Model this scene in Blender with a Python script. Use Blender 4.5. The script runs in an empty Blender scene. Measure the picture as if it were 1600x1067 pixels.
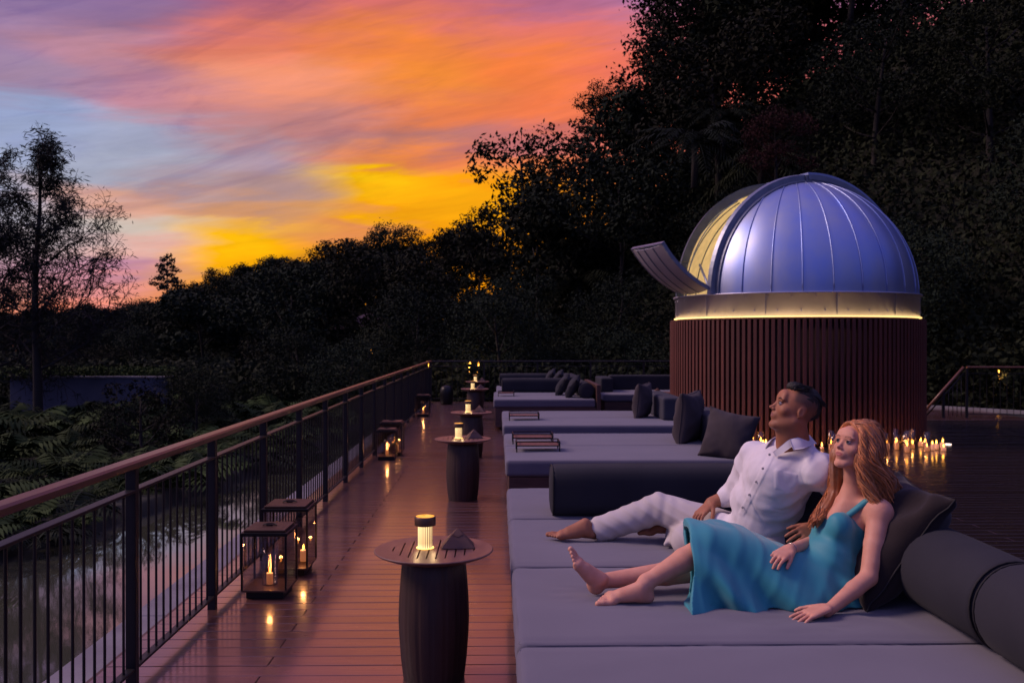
import bpy, bmesh, math, random
import numpy as np
from mathutils import Vector, Matrix, noise as mnoise
R = math.radians
rnd = random.Random(7)
rng = np.random.default_rng(7)
sc = bpy.context.scene
COL = sc.collection

# ------------------------------------------------------------------ camera
H = 1.68
YAW = math.atan(23/1400); PITCH = math.atan(4.5/1400)
cd = bpy.data.cameras.new('camera'); cam = bpy.data.objects.new('camera', cd); COL.objects.link(cam)
cam.location = (0, 0, H); cam.rotation_euler = (math.pi/2-PITCH, 0, -YAW)
cd.sensor_width = 36; cd.lens = 1400/1600*36; cd.clip_end = 3000; cd.clip_start = .05
cd.dof.use_dof = True; cd.dof.focus_distance = 4.6; cd.dof.aperture_fstop = 5.0
sc.camera = cam
_rm = cam.rotation_euler.to_matrix()
def PX(px, py, Y):
    d = _rm @ Vector(((px-800)/1400, (533.5-py)/1400, -1)); t = Y/d.y
    return Vector((0, 0, H)) + d*t

# ------------------------------------------------------------------ colour helper
def lin(c):
    return tuple(((v/255)/12.92 if v/255 <= .04045 else ((v/255+.055)/1.055)**2.4) for v in c)
def rgba(c): return (*lin(c), 1) if max(c) > 1.5 else (*c, 1)

# ------------------------------------------------------------------ world: dusk sky
W = bpy.data.worlds.new('World'); sc.world = W; W.use_nodes = True
nt = W.node_tree; nt.nodes.clear(); L = nt.links
def nn(t, **k):
    n = nt.nodes.new(t)
    for a, b in k.items(): setattr(n, a, b)
    return n
def M(op, a, b=None, c=None, clamp=False):
    n = nn('ShaderNodeMath', operation=op); n.use_clamp = clamp
    for i, v in enumerate((a, b, c)):
        if v is None: continue
        if isinstance(v, (int, float)): n.inputs[i].default_value = v
        else: L.new(v, n.inputs[i])
    return n.outputs[0]
def combine(x, y, z):
    n = nn('ShaderNodeCombineXYZ')
    for i, v in enumerate((x, y, z)):
        if isinstance(v, (int, float)): n.inputs[i].default_value = v
        else: L.new(v, n.inputs[i])
    return n.outputs[0]
def noise(vec, scale, detail=4, rough=.5, dist=0):
    n = nn('ShaderNodeTexNoise'); L.new(vec, n.inputs['Vector']); n.inputs['Scale'].default_value = scale
    n.inputs['Detail'].default_value = detail; n.inputs['Roughness'].default_value = rough; n.inputs['Distortion'].default_value = dist
    return n.outputs['Fac']
def mixc(f, a, b, mode='MIX'):
    n = nn('ShaderNodeMix', data_type='RGBA', blend_type=mode)
    for i, v in ((0, f), (6, a), (7, b)):
        if isinstance(v, (int, float)): n.inputs[i].default_value = v
        elif isinstance(v, tuple): n.inputs[i].default_value = v
        else: L.new(v, n.inputs[i])
    return n.outputs[2]
tc = nn('ShaderNodeTexCoord'); sx = nn('ShaderNodeSeparateXYZ'); L.new(tc.outputs['Generated'], sx.inputs[0])
X_, Y_, Z_ = sx.outputs
az = M('MULTIPLY', M('ARCTAN2', X_, Y_), 57.29578)
el = M('MULTIPLY', M('ARCSINE', M('MINIMUM', M('MAXIMUM', Z_, -1), 1)), 57.29578)
# cloud sheets seen in perspective: streaks run along a slightly rising direction
skew = M('ADD', el, M('MULTIPLY', az, -.06))
cv = combine(M('MULTIPLY', X_, 1.0), M('MULTIPLY', Y_, 1.0), M('MULTIPLY', M('ADD', Z_, M('MULTIPLY', X_, -.05)), 6.5))
n1 = noise(cv, 2.2, 5, .55, .3)
n2 = noise(cv, 5.0, 6, .6, .6)
n3 = noise(cv, 14.0, 4, .6, .4)
azw = M('ADD', az, M('MULTIPLY', M('SUBTRACT', n1, .5), 22))
elw = M('ADD', el, M('ADD', M('MULTIPLY', M('SUBTRACT', n2, .5), 4.2), M('MULTIPLY', M('SUBTRACT', n3, .5), 1.3)))
t = M('SQRT', M('MULTIPLY', M('MAXIMUM', elw, 0.0), 1/90))
COLS = [  # stops above the frame are brightened to light the people
 (-120, [(0,(128,112,150)),(12,(120,112,165)),(30,(128,128,200)),(55,(150,134,205)),(90,(172,160,225))]),
 (-60, [(0,(205,140,150)),(6,(190,150,170)),(14,(150,145,190)),(30,(142,134,196)),(55,(150,134,205)),(90,(172,160,225))]),
 (-29, [(1,(236,150,125)),(2.4,(224,158,150)),(3.6,(190,150,172)),(5.3,(196,182,190)),(9.3,(168,178,204)),(12.6,(152,165,202)),(14.5,(160,134,165)),(17,(158,130,166)),(20.7,(120,102,152)),(32,(138,118,186)),(55,(150,134,205)),(90,(172,160,225))]),
 (-22.4, [(1,(255,150,125)),(2.8,(226,150,155)),(4,(190,138,165)),(5,(220,172,165)),(6.5,(208,195,186)),(8,(222,168,150)),(10,(168,174,196)),(12,(160,165,192)),(14,(190,134,150)),(16.5,(186,136,155)),(18.5,(146,114,152)),(20.7,(134,106,154)),(32,(138,118,186)),(55,(150,134,205)),(90,(172,160,225))]),
 (-15, [(2,(240,150,70)),(4.5,(250,176,50)),(5.8,(252,188,34)),(6.8,(238,178,84)),(7.7,(205,150,115)),(9,(176,144,145)),(11,(170,148,164)),(13,(196,134,134)),(15.5,(232,148,122)),(18,(226,128,112)),(20.7,(166,98,124)),(32,(148,112,172)),(55,(150,134,205)),(90,(172,160,225))]),
 (-7.2, [(4,(252,160,40)),(7,(222,142,92)),(8.7,(250,178,22)),(10,(255,196,18)),(11.4,(230,138,88)),(12.8,(186,122,118)),(14.2,(230,132,92)),(16,(246,146,76)),(18,(240,138,80)),(20.7,(214,116,112)),(32,(170,112,160)),(55,(150,134,205)),(90,(172,160,225))]),
 (1, [(5,(246,152,34)),(9,(252,168,24)),(11,(232,132,92)),(12.5,(196,118,122)),(14.5,(240,128,88)),(17,(246,134,82)),(19,(226,122,112)),(20.7,(186,112,142)),(32,(160,112,172)),(55,(150,134,205)),(90,(172,160,225))]),
 (11, [(6,(244,145,60)),(13,(230,122,104)),(17,(230,118,108)),(19,(205,118,134)),(20.7,(176,130,182)),(32,(136,116,184)),(55,(150,134,205)),(90,(172,160,225))]),
 (50, [(0,(150,95,110)),(15,(135,100,140)),(32,(100,92,160)),(55,(150,134,205)),(90,(172,160,225))]),
 (120, [(0,(96,96,150)),(15,(100,106,170)),(32,(110,118,190)),(55,(150,134,205)),(90,(172,160,225))]),
]
prev = None
for a0, stops in COLS:
    r = nn('ShaderNodeValToRGB'); L.new(t, r.inputs[0]); cr = r.color_ramp; cr.interpolation = 'EASE'
    while len(cr.elements) > 1: cr.elements.remove(cr.elements[-1])
    for i, (e, c) in enumerate(stops):
        p = math.sqrt(e/90)
        q = cr.elements[0] if i == 0 else cr.elements.new(p)
        q.position = p; q.color = rgba(c)
    if prev is None: prev, pa = r.outputs[0], a0
    else:
        mr = nn('ShaderNodeMapRange', interpolation_type='SMOOTHSTEP'); L.new(azw, mr.inputs[0])
        mr.inputs[1].default_value = pa; mr.inputs[2].default_value = a0
        prev = mixc(mr.outputs[0], prev, r.outputs[0]); pa = a0
# wrap behind the camera
mrb = nn('ShaderNodeMapRange', interpolation_type='SMOOTHSTEP'); L.new(M('ABSOLUTE', az), mrb.inputs[0])
mrb.inputs[1].default_value = 120; mrb.inputs[2].default_value = 180
rb = nn('ShaderNodeValToRGB'); L.new(t, rb.inputs[0]); rb.color_ramp.elements[0].color = rgba((98,98,152)); rb.color_ramp.elements[1].color = rgba((172,160,225)); _e = rb.color_ramp.elements.new(.6); _e.color = rgba((112,120,195))
skyc = mixc(mrb.outputs[0], prev, rb.outputs[0])
# streak relief inside the clouds
cv2 = combine(X_, Y_, M('MULTIPLY', M('ADD', Z_, M('MULTIPLY', X_, -.22)), 7.5))
st = noise(cv2, 6.0, 6, .62, .5)
stf = nn('ShaderNodeMapRange'); L.new(st, stf.inputs[0]); stf.inputs[1].default_value = .3; stf.inputs[2].default_value = .7
stf.inputs[3].default_value = .86; stf.inputs[4].default_value = 1.12
cb = noise(combine(X_, M('MULTIPLY', Y_, .6), M('MULTIPLY', M('ADD', Z_, M('MULTIPLY', X_, -.30)), 5.2)), 3.6, 7, .62, 1.1)
cm = nn('ShaderNodeMapRange', interpolation_type='SMOOTHSTEP'); L.new(cb, cm.inputs[0]); cm.inputs[1].default_value = .50; cm.inputs[2].default_value = .66; cm.inputs[3].default_value = 0; cm.inputs[4].default_value = .42
cm2 = nn('ShaderNodeMapRange', interpolation_type='SMOOTHSTEP'); L.new(cb, cm2.inputs[0]); cm2.inputs[1].default_value = .34; cm2.inputs[2].default_value = .48; cm2.inputs[3].default_value = .38; cm2.inputs[4].default_value = 0
skyc = mixc(cm.outputs[0], skyc, mixc(1.0, skyc, (.56,.56,.82,1), 'MULTIPLY'))
skyc = mixc(cm2.outputs[0], skyc, mixc(1.0, skyc, (1.14,1.08,.98,1), 'MULTIPLY'))
vm = nn('ShaderNodeVectorMath', operation='SCALE'); _hs = nn('ShaderNodeHueSaturation'); _hs.inputs['Saturation'].default_value = 1.04; L.new(skyc, _hs.inputs['Color']); L.new(_hs.outputs[0], vm.inputs[0]); L.new(stf.outputs[0], vm.inputs['Scale'])
bg = nn('ShaderNodeBackground'); L.new(vm.outputs[0], bg.inputs[0]); bg.inputs[1].default_value = 1.0
ns = nn('ShaderNodeTexSky', sky_type='NISHITA', sun_disc=False, sun_elevation=R(1.0), sun_rotation=R(-8))
bg2 = nn('ShaderNodeBackground'); L.new(ns.outputs[0], bg2.inputs[0]); bg2.inputs[1].default_value = .004
ad = nn('ShaderNodeAddShader'); L.new(bg.outputs[0], ad.inputs[0]); L.new(bg2.outputs[0], ad.inputs[1])
wo = nn('ShaderNodeOutputWorld'); L.new(ad.outputs[0], wo.inputs[0])

# very soft pink key light, added from the left to light the couple
sd = bpy.data.lights.new('key_light', 'SUN'); sd.energy = 2.5; sd.angle = R(20); sd.color = (1, .69, .62)
key_light = bpy.data.objects.new('key_light', sd); COL.objects.link(key_light)
_az, _el = R(-82), R(40)
key_light.rotation_euler = (-Vector((math.sin(_az)*math.cos(_el), math.cos(_az)*math.cos(_el), math.sin(_el)))).to_track_quat('-Z', 'Y').to_euler()

vs = sc.view_settings; vs.view_transform = 'Standard'; vs.look = 'None'; vs.exposure = 0; vs.gamma = 1; vs.use_curve_mapping = False
sc.cycles.use_denoising = True; sc.cycles.max_bounces = 7; sc.cycles.diffuse_bounces = 3; sc.cycles.glossy_bounces = 4
sc.cycles.transmission_bounces = 6; sc.cycles.transparent_max_bounces = 12; sc.cycles.caustics_reflective = False; sc.cycles.caustics_refractive = False
sc.cycles.sample_clamp_indirect = 4

# ------------------------------------------------------------------ materials
def mat(name, col, rough=.6, metal=0, col2=None, nscale=8, stretch=(1,1,1), bump=0, bscale=None, emit=None, estr=0,
        spec=.5, rand=0, coat=0, sheen=0, trans=0, alpha=1, rvar=0, coords='Object', bdist=.01, sss=0):
    m = bpy.data.materials.new(name); m.use_nodes = True; t = m.node_tree; p = t.nodes['Principled BSDF']; l = t.links
    p.inputs['Roughness'].default_value = rough; p.inputs['Metallic'].default_value = metal
    p.inputs['Specular IOR Level'].default_value = spec; p.inputs['Coat Weight'].default_value = coat
    p.inputs['Sheen Weight'].default_value = sheen; p.inputs['Transmission Weight'].default_value = trans
    p.inputs['Alpha'].default_value = alpha
    if sss: p.inputs['Subsurface Weight'].default_value = sss; p.inputs['Subsurface Radius'].default_value = (.012,.005,.003); p.inputs['Subsurface Scale'].default_value = 1
    tc = t.nodes.new('ShaderNodeTexCoord'); mp = t.nodes.new('ShaderNodeMapping'); l.new(tc.outputs[coords], mp.inputs[0]); mp.inputs['Scale'].default_value = stretch
    nz = t.nodes.new('ShaderNodeTexNoise'); l.new(mp.outputs[0], nz.inputs['Vector']); nz.inputs['Scale'].default_value = nscale; nz.inputs['Detail'].default_value = 5
    col = rgba(col); col2 = rgba(col2) if col2 else tuple(v*.8 for v in col[:3])+(1,)
    mx = t.nodes.new('ShaderNodeMix'); mx.data_type = 'RGBA'; mx.inputs[6].default_value = col; mx.inputs[7].default_value = col2
    mr = t.nodes.new('ShaderNodeMapRange'); l.new(nz.outputs['Fac'], mr.inputs[0]); mr.inputs[1].default_value = .3; mr.inputs[2].default_value = .7; l.new(mr.outputs[0], mx.inputs[0])
    out = mx.outputs[2]
    if rand:
        oi = t.nodes.new('ShaderNodeObjectInfo'); r2 = t.nodes.new('ShaderNodeMapRange'); l.new(oi.outputs['Random'], r2.inputs[0])
        r2.inputs[3].default_value = 1-rand; r2.inputs[4].default_value = 1+rand
        sc_ = t.nodes.new('ShaderNodeVectorMath'); sc_.operation = 'SCALE'; l.new(out, sc_.inputs[0]); l.new(r2.outputs[0], sc_.inputs['Scale']); out = sc_.outputs[0]
    l.new(out, p.inputs['Base Color'])
    if rvar:
        r3 = t.nodes.new('ShaderNodeMapRange'); l.new(nz.outputs['Fac'], r3.inputs[0]); r3.inputs[3].default_value = max(rough-rvar, .02); r3.inputs[4].default_value = rough+rvar
        l.new(r3.outputs[0], p.inputs['Roughness'])
    if bump:
        n2 = t.nodes.new('ShaderNodeTexNoise'); l.new(mp.outputs[0], n2.inputs['Vector']); n2.inputs['Scale'].default_value = bscale or nscale*4; n2.inputs['Detail'].default_value = 4
        b = t.nodes.new('ShaderNodeBump'); b.inputs['Strength'].default_value = bump; b.inputs['Distance'].default_value = bdist
        l.new(n2.outputs['Fac'], b.inputs['Height']); l.new(b.outputs[0], p.inputs['Normal'])
    if emit: p.inputs['Emission Color'].default_value = rgba(emit); p.inputs['Emission Strength'].default_value = estr
    return m

MT = {}
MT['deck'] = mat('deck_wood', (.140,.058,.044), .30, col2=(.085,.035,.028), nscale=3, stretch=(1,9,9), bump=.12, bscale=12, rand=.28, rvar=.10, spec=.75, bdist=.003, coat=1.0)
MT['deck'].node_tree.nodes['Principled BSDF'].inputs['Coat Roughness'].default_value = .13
MT['deck_shaded'] = mat('shaded_deck_wood', (.022,.012,.012), .28, col2=(.014,.008,.009), nscale=3, stretch=(1,9,9), bump=.12, bscale=12, rvar=.08, spec=.5, bdist=.003, coat=.6)  # same deck wood, with shade and the dark hill's reflection painted in
MT['deck_shaded'].node_tree.nodes['Principled BSDF'].inputs['Coat Roughness'].default_value = .12
MT['under'] = mat('dark_void', (.006,.005,.005), .9)
MT['rail_wood'] = mat('rail_wood', (.165,.064,.030), .34, col2=(.105,.038,.018), nscale=4, stretch=(8,1,8), bump=.08, spec=.6)
MT['rail_metal'] = mat('rail_metal', (.030,.027,.028), .42, metal=.6, nscale=20, bump=.03)
MT['concrete'] = mat('concrete', (.20,.19,.21), .7, col2=(.13,.12,.14), nscale=2.5, bump=.25, bscale=40, bdist=.01)
MT['wall_blue'] = mat('retaining_wall_paint', (.10,.11,.155), .85, col2=(.06,.066,.095), nscale=1.2, bump=.3, bscale=20)
MT['fabric'] = mat('cushion_fabric', (.128,.120,.152), .92, col2=(.110,.104,.134), spec=.15, nscale=2.2, bump=.35, bscale=420, bdist=.0015, sheen=.25)
MT['fabric_dark'] = mat('bolster_fabric', (.030,.030,.038), .9, col2=(.023,.023,.030), spec=.15, nscale=3, bump=.35, bscale=380, bdist=.0015, sheen=.03)
MT['fabric_back'] = mat('back_fabric', (.050,.050,.064), .92, col2=(.040,.040,.053), spec=.15, nscale=3, bump=.35, bscale=380, bdist=.0015, sheen=.03)
MT['pillow'] = mat('pillow_fabric', (.060,.049,.053), .9, col2=(.046,.038,.043), spec=.15, nscale=5, bump=.3, bscale=60, bdist=.003, sheen=.03)
MT['pillow_brown'] = mat('brown_pillow_fabric', (.024,.017,.017), .9, col2=(.018,.013,.014), spec=.15, nscale=5, bump=.3, bscale=60, bdist=.003, sheen=.15)
MT['base_wood'] = mat('daybed_wood', (.090,.042,.032), .45, col2=(.050,.022,.018), nscale=4, stretch=(1,6,6), bump=.1)
MT['table_wood'] = mat('table_wood', (.19,.088,.062), .40, col2=(.125,.056,.042), nscale=4, stretch=(6,1,6), bump=.12, bdist=.004, spec=.6)
MT['ped_wood'] = mat('pedestal_wood', (.055,.027,.022), .5, col2=(.030,.015,.013), nscale=3, stretch=(9,9,.8), bump=.2, bdist=.005)
MT['bronze'] = mat('dark_bronze', (.13,.070,.045), .4, metal=.5, nscale=15)
MT['black'] = mat('black_metal', (.014,.012,.012), .4, metal=.5)
MT['leather'] = mat('dark_leather', (.13,.058,.038), .6, col2=(.085,.038,.027), nscale=10, bump=.2, bscale=90, bdist=.002)
def glass(name, tint=(1,1,1), rough=.02, fac=.12):
    m = bpy.data.materials.new(name); m.use_nodes = True; t = m.node_tree; t.nodes.clear(); l = t.links
    o = t.nodes.new('ShaderNodeOutputMaterial'); mx = t.nodes.new('ShaderNodeMixShader'); tr = t.nodes.new('ShaderNodeBsdfTransparent'); gl = t.nodes.new('ShaderNodeBsdfGlossy')
    lw_ = t.nodes.new('ShaderNodeLayerWeight'); fr = t.nodes.new('ShaderNodeMath'); fr.operation = 'POWER'; fr.inputs[1].default_value = 4; l.new(lw_.outputs['Facing'], fr.inputs[0]); ad_ = t.nodes.new('ShaderNodeMath'); ad_.operation = 'MULTIPLY_ADD'; ad_.inputs[1].default_value = .6; ad_.inputs[2].default_value = fac
    tr.inputs[0].default_value = (*tint, 1); gl.inputs['Roughness'].default_value = rough
    l.new(fr.outputs[0], ad_.inputs[0]); l.new(ad_.outputs[0], mx.inputs[0]); l.new(tr.outputs[0], mx.inputs[1]); l.new(gl.outputs[0], mx.inputs[2]); l.new(mx.outputs[0], o.inputs[0])
    return m
MT['glass'] = glass('lantern_glass', (.86,.83,.82), fac=.06)
MT['glass_clear'] = glass('holder_glass', (.93,.90,.88), fac=.05)
MT['wax'] = mat('candle_wax', (.60,.52,.47), .5, emit=(255,150,75), estr=.45)  # orange emission stands in for flame light inside the wax
MT['flame'] = mat('candle_flame', (1,.6,.2), .5, emit=(255,165,60), estr=16)
MT['lampglow'] = mat('lamp_glow_glass', (.8,.6,.3), .3, emit=(255,196,95), estr=2.2)
MT['lamptop'] = mat('lamp_top_glow', (.7,.5,.25), .4, emit=(255,170,60), estr=1.1)
MT['led'] = mat('led_strip', (.9,.8,.5), .4, emit=(255,205,120), estr=2.0)
MT['warmlamp'] = mat('garden_lamp', (.9,.7,.3), .4, emit=(255,165,50), estr=5)
MT['batten'] = mat('batten_wood', (.115,.028,.017), .6, col2=(.068,.016,.010), nscale=3, stretch=(8,8,.7), bump=.1, rand=.25)
MT['dome'] = mat('dome_metal', (.27,.36,.68), .46, metal=.92, col2=(.39,.44,.58), nscale=2.5, stretch=(1,1,.6), rvar=.06, bump=.02, bscale=3)
MT['band'] = mat('band_metal', (.56,.56,.66), .42, metal=.8, col2=(.46,.46,.56), nscale=2, rvar=.06)
MT['dome_in'] = mat('dome_lining', (.72,.60,.40), .6)
MT['flap'] = mat('flap_metal', (.50,.47,.52), .55, metal=.55, nscale=3)
MT['rail_dark'] = mat('slit_rail_metal', (.10,.12,.17), .5, metal=.6)
MT['rib'] = mat('dome_rib_metal', (.26,.29,.36), .42, metal=.8)
MT['water'] = mat('canal_water', (.060,.064,.042), .05, nscale=1.5, spec=.8, bump=.035, bscale=3, stretch=(.6,1,1), bdist=.02, col2=(.050,.054,.036), coat=.8)
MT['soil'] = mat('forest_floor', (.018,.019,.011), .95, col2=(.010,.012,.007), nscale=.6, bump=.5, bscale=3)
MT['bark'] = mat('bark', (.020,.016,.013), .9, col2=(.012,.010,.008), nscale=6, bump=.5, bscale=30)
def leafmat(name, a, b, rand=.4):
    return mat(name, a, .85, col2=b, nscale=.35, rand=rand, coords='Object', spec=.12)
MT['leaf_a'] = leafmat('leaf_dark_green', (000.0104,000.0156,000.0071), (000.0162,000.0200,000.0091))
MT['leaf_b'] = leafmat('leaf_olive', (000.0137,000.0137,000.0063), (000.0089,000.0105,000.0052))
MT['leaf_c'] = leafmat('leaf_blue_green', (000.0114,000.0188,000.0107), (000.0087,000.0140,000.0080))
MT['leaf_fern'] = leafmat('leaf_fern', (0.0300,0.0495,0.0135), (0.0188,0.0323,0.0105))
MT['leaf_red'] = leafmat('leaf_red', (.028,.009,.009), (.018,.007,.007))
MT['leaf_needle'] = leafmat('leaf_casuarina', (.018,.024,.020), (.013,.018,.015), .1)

# ------------------------------------------------------------------ object helpers
def tag(o, label=None, cat=None, group=None, kind=None):
    if label: o['label'] = label
    if cat: o['category'] = cat
    if group: o['group'] = group
    if kind: o['kind'] = kind
    return o
def empty(name, loc, label=None, cat=None, group=None, kind=None, rz=0):
    o = bpy.data.objects.new(name, None); COL.objects.link(o); o.location = loc; o.rotation_euler = (0,0,rz)
    return tag(o, label, cat, group, kind)
def link(name, me, m, parent=None, loc=None, smooth=False):
    if m and not me.materials: me.materials.append(m)
    if smooth: me.polygons.foreach_set('use_smooth', [True]*len(me.polygons))
    o = bpy.data.objects.new(name, me); COL.objects.link(o)
    if parent: o.parent = parent
    if loc is not None: o.location = loc
    return o
def tree_copy(o, parent=None):
    c = o.copy(); COL.objects.link(c); c.parent = parent
    for ch in o.children: tree_copy(ch, c)
    return c
def npmesh(name, v, f):
    v = np.asarray(v, np.float32); me = bpy.data.meshes.new(name)
    f = np.asarray(f, np.int32); n = f.shape[1]
    me.vertices.add(len(v)); me.vertices.foreach_set('co', v.ravel())
    me.loops.add(f.size); me.loops.foreach_set('vertex_index', f.ravel())
    me.polygons.add(len(f)); me.polygons.foreach_set('loop_start', np.arange(0, f.size, n, dtype=np.int32)); me.polygons.foreach_set('loop_total', np.full(len(f), n, np.int32))
    me.update(calc_edges=True); me.validate(); return me
class MB:
    def __init__(s): s.v = []; s.f = []; s.sm = []
    def add(s, vs, fs, smooth=False):
        b = len(s.v); s.v += [tuple(v) for v in vs]; s.f += [tuple(b+i for i in f) for f in fs]; s.sm += [smooth]*len(fs); return s
    def box(s, x0, y0, z0, x1, y1, z1, c=0, mx=None):
        if not c:
            vs = [(x,y,z) for z in (z0,z1) for y in (y0,y1) for x in (x0,x1)]
            fs = [(0,2,3,1),(4,5,7,6),(0,1,5,4),(2,6,7,3),(0,4,6,2),(1,3,7,5)]
        else:  # chamfer the top and bottom edges and the uprights
            def ring(z, i): return [(x0+i+c,y0+i,z),(x1-i-c,y0+i,z),(x1-i,y0+i+c,z),(x1-i,y1-i-c,z),(x1-i-c,y1-i,z),(x0+i+c,y1-i,z),(x0+i,y1-i-c,z),(x0+i,y0+i+c,z)]
            vs = ring(z0,c)+ring(z0+c,0)+ring(z1-c,0)+ring(z1,c)
            fs = [tuple(range(7,-1,-1)), tuple(range(24,32))]
            for r in range(3):
                for i in range(8): j=(i+1)%8; fs.append((r*8+i,r*8+j,r*8+8+j,r*8+8+i))
        if mx: vs = [mx @ Vector(v) for v in vs]
        return s.add(vs, fs)
    def tube(s, pts, r, n=8, cap=True, smooth=True):
        pts = [Vector(p) for p in pts]; rs = r if isinstance(r, (list, tuple)) else [r]*len(pts); vs = []; fs = []
        t0 = (pts[1]-pts[0]).normalized(); u = t0.orthogonal().normalized()
        for i, p in enumerate(pts):
            t_ = (pts[min(i+1,len(pts)-1)]-pts[max(i-1,0)]).normalized(); u = (u-t_*u.dot(t_)).normalized(); w = t_.cross(u)
            for k in range(n):
                a = 2*math.pi*k/n; vs.append(p+(u*math.cos(a)+w*math.sin(a))*rs[i])
        for i in range(len(pts)-1):
            for k in range(n): j=(k+1)%n; fs.append((i*n+k,i*n+j,i*n+n+j,i*n+n+k))
        if cap: fs += [tuple(range(n-1,-1,-1)), tuple((len(pts)-1)*n+k for k in range(n))]
        return s.add(vs, fs, smooth)
    def lathe(s, prof, n=32, cx=0, cy=0, cz=0, smooth=True, fl=0, nf=0):
        vs = []; fs = []
        for r, z in prof:
            for k in range(n):
                a = 2*math.pi*k/n; rr = r*(1-(fl if nf and (k*nf//n) != ((k-1)*nf//n) else 0))
                vs.append((cx+rr*math.cos(a), cy+rr*math.sin(a), cz+z))
        for i in range(len(prof)-1):
            for k in range(n): j=(k+1)%n; fs.append((i*n+k,i*n+j,i*n+n+j,i*n+n+k))
        if prof[0][0] > 1e-4: fs.append(tuple(range(n-1,-1,-1)))
        if prof[-1][0] > 1e-4: fs.append(tuple((len(prof)-1)*n+k for k in range(n)))
        return s.add(vs, fs, smooth)
    def mesh(s, name):
        me = bpy.data.meshes.new(name); me.from_pydata(s.v, [], s.f); me.update()
        me.polygons.foreach_set('use_smooth', s.sm); return me
    def build(s, name, m, parent=None, loc=None):
        return link(name, s.mesh(name), m, parent, loc)
def rbox(sx, sy, sz, r, n=8, puff=0, wr=0, seed=0):
    """rounded box on a grid, origin at its centre; puff bulges the top"""
    h = np.array([sx, sy, sz])/2
    def grid(hh): return np.concatenate([hh*-1+r*np.array([0,.3,.65]), np.linspace(-(hh-r), hh-r, n), hh-r*np.array([.65,.3,0])])
    vs = []; fs = []; b = 0
    for ax in range(3):
        u, v = [(1,2),(2,0),(0,1)][ax]
        gu, gv = grid(h[u]), grid(h[v]); U, V = np.meshgrid(gu, gv, indexing='ij'); a, c = U.shape
        for sgn in (-1, 1):
            P = np.zeros((a, c, 3)); P[..., ax] = sgn*h[ax]; P[..., u] = U; P[..., v] = V; vs.append(P.reshape(-1,3))
            I = np.arange(a*c).reshape(a, c)+b; q = np.stack([I[:-1,:-1], I[1:,:-1], I[1:,1:], I[:-1,1:]], -1).reshape(-1,4)
            fs.append(q if sgn > 0 else q[:, ::-1]); b += a*c
    P = np.concatenate(vs); F = np.concatenate(fs); inner = np.clip(P, -(h-r), h-r); d = P-inner; d /= np.maximum(np.linalg.norm(d, axis=1, keepdims=True), 1e-9)
    P = inner+d*r
    if puff:
        w = (1-(P[:,0]/h[0])**2)*(1-(P[:,1]/h[1])**2); P[:,2] += np.where(P[:,2] > 0, 1, 0)*puff*np.clip(w, 0, 1)**.5
    if wr: P += wr*np.stack([np.sin(P[:,1]*23+seed)*np.sin(P[:,2]*31), np.sin(P[:,0]*19+seed)*.5*np.sin(P[:,2]*27), np.sin(P[:,0]*9+seed)*np.sin(P[:,1]*11+seed*2)], 1)
    me = npmesh('rounded_box', P, F)
    bm = bmesh.new(); bm.from_mesh(me); bmesh.ops.remove_doubles(bm, verts=bm.verts, dist=1e-5); bm.to_mesh(me); bm.free()
    return me
def roll_mesh(length, r, axis='x', puff=.004, sq=2.0, n=28):
    prof = [(0,0),(r*.55,-.002),(r*.86,.004),(r*.96,.014),(r,.035)]+[(r*(1+puff/r*math.sin(math.pi*i/6)), .035+(length-.07)*i/6) for i in range(1,6)]+[(r,length-.035),(r*.96,length-.014),(r*.86,length-.004),(r*.55,length+.002),(0,length)]
    mb = MB(); mb.lathe(prof, n); 
    v = []
    for x, y, z in mb.v:
        if sq != 2:
            a = math.atan2(y, x); q = math.hypot(x, y); k = (abs(math.cos(a))**sq+abs(math.sin(a))**sq)**(-1/sq); x, y = q*k*math.cos(a), q*k*math.sin(a)
        v.append((z, x, y) if axis == 'x' else (x, z, y))
    mb.v = v
    if axis == 'y': mb.f = [f[::-1] for f in mb.f]
    return mb.mesh('roll')
def pillow_mesh(s=.5, th=.2, seed=0, n=26, crease=.01):
    """square pillow in the XZ plane, thickness along Y, pinched corners"""
    r = random.Random(seed); ph = [r.uniform(0,6) for _ in range(6)]
    vs = []; fs = []; h = s/2
    for side in (1, -1):
        for i in range(n+1):
            for j in range(n+1):
                u = -math.cos(math.pi*i/n); v = -math.cos(math.pi*j/n)
                e = (1-u*u)*(1-v*v); t_ = th/2*max(e, 0)**.36
                x = h*u*(1-.10*(1-v*v)*abs(u)**3); z = h*v*(1-.10*(1-u*u)*abs(v)**3)
                a = math.atan2(v, u); q = max(abs(u), abs(v))
                w = crease*math.sin(a*9+ph[0]+side)*math.sin(q*5+ph[1])*q*min(1, e*5)+crease*.8*math.sin(u*4+ph[2]+v*3+side*2)*min(1, e*3)
                c = abs(u*v)**3*crease*1.5*math.sin((u*v+u)*9+ph[3])
                vs.append((x, side*(t_+w)+c, z))
        b = 0 if side == 1 else (n+1)**2
        for i in range(n):
            for j in range(n):
                q = (b+i*(n+1)+j, b+i*(n+1)+j+1, b+(i+1)*(n+1)+j+1, b+(i+1)*(n+1)+j)
                fs.append(q if side == 1 else q[::-1])
    me = bpy.data.meshes.new('pillow'); me.from_pydata(vs, [], fs)
    bm = bmesh.new(); bm.from_mesh(me); bmesh.ops.remove_doubles(bm, verts=bm.verts, dist=2e-4); bmesh.ops.recalc_face_normals(bm, faces=bm.faces); bm.to_mesh(me); bm.free()
    return me
def lamp(name, parent, loc, energy, col, r=.02):
    d = bpy.data.lights.new(name, 'POINT'); d.energy = energy; d.color = col; d.shadow_soft_size = r
    o = bpy.data.objects.new(name, d); COL.objects.link(o); o.parent = parent; o.location = loc; return o

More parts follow.
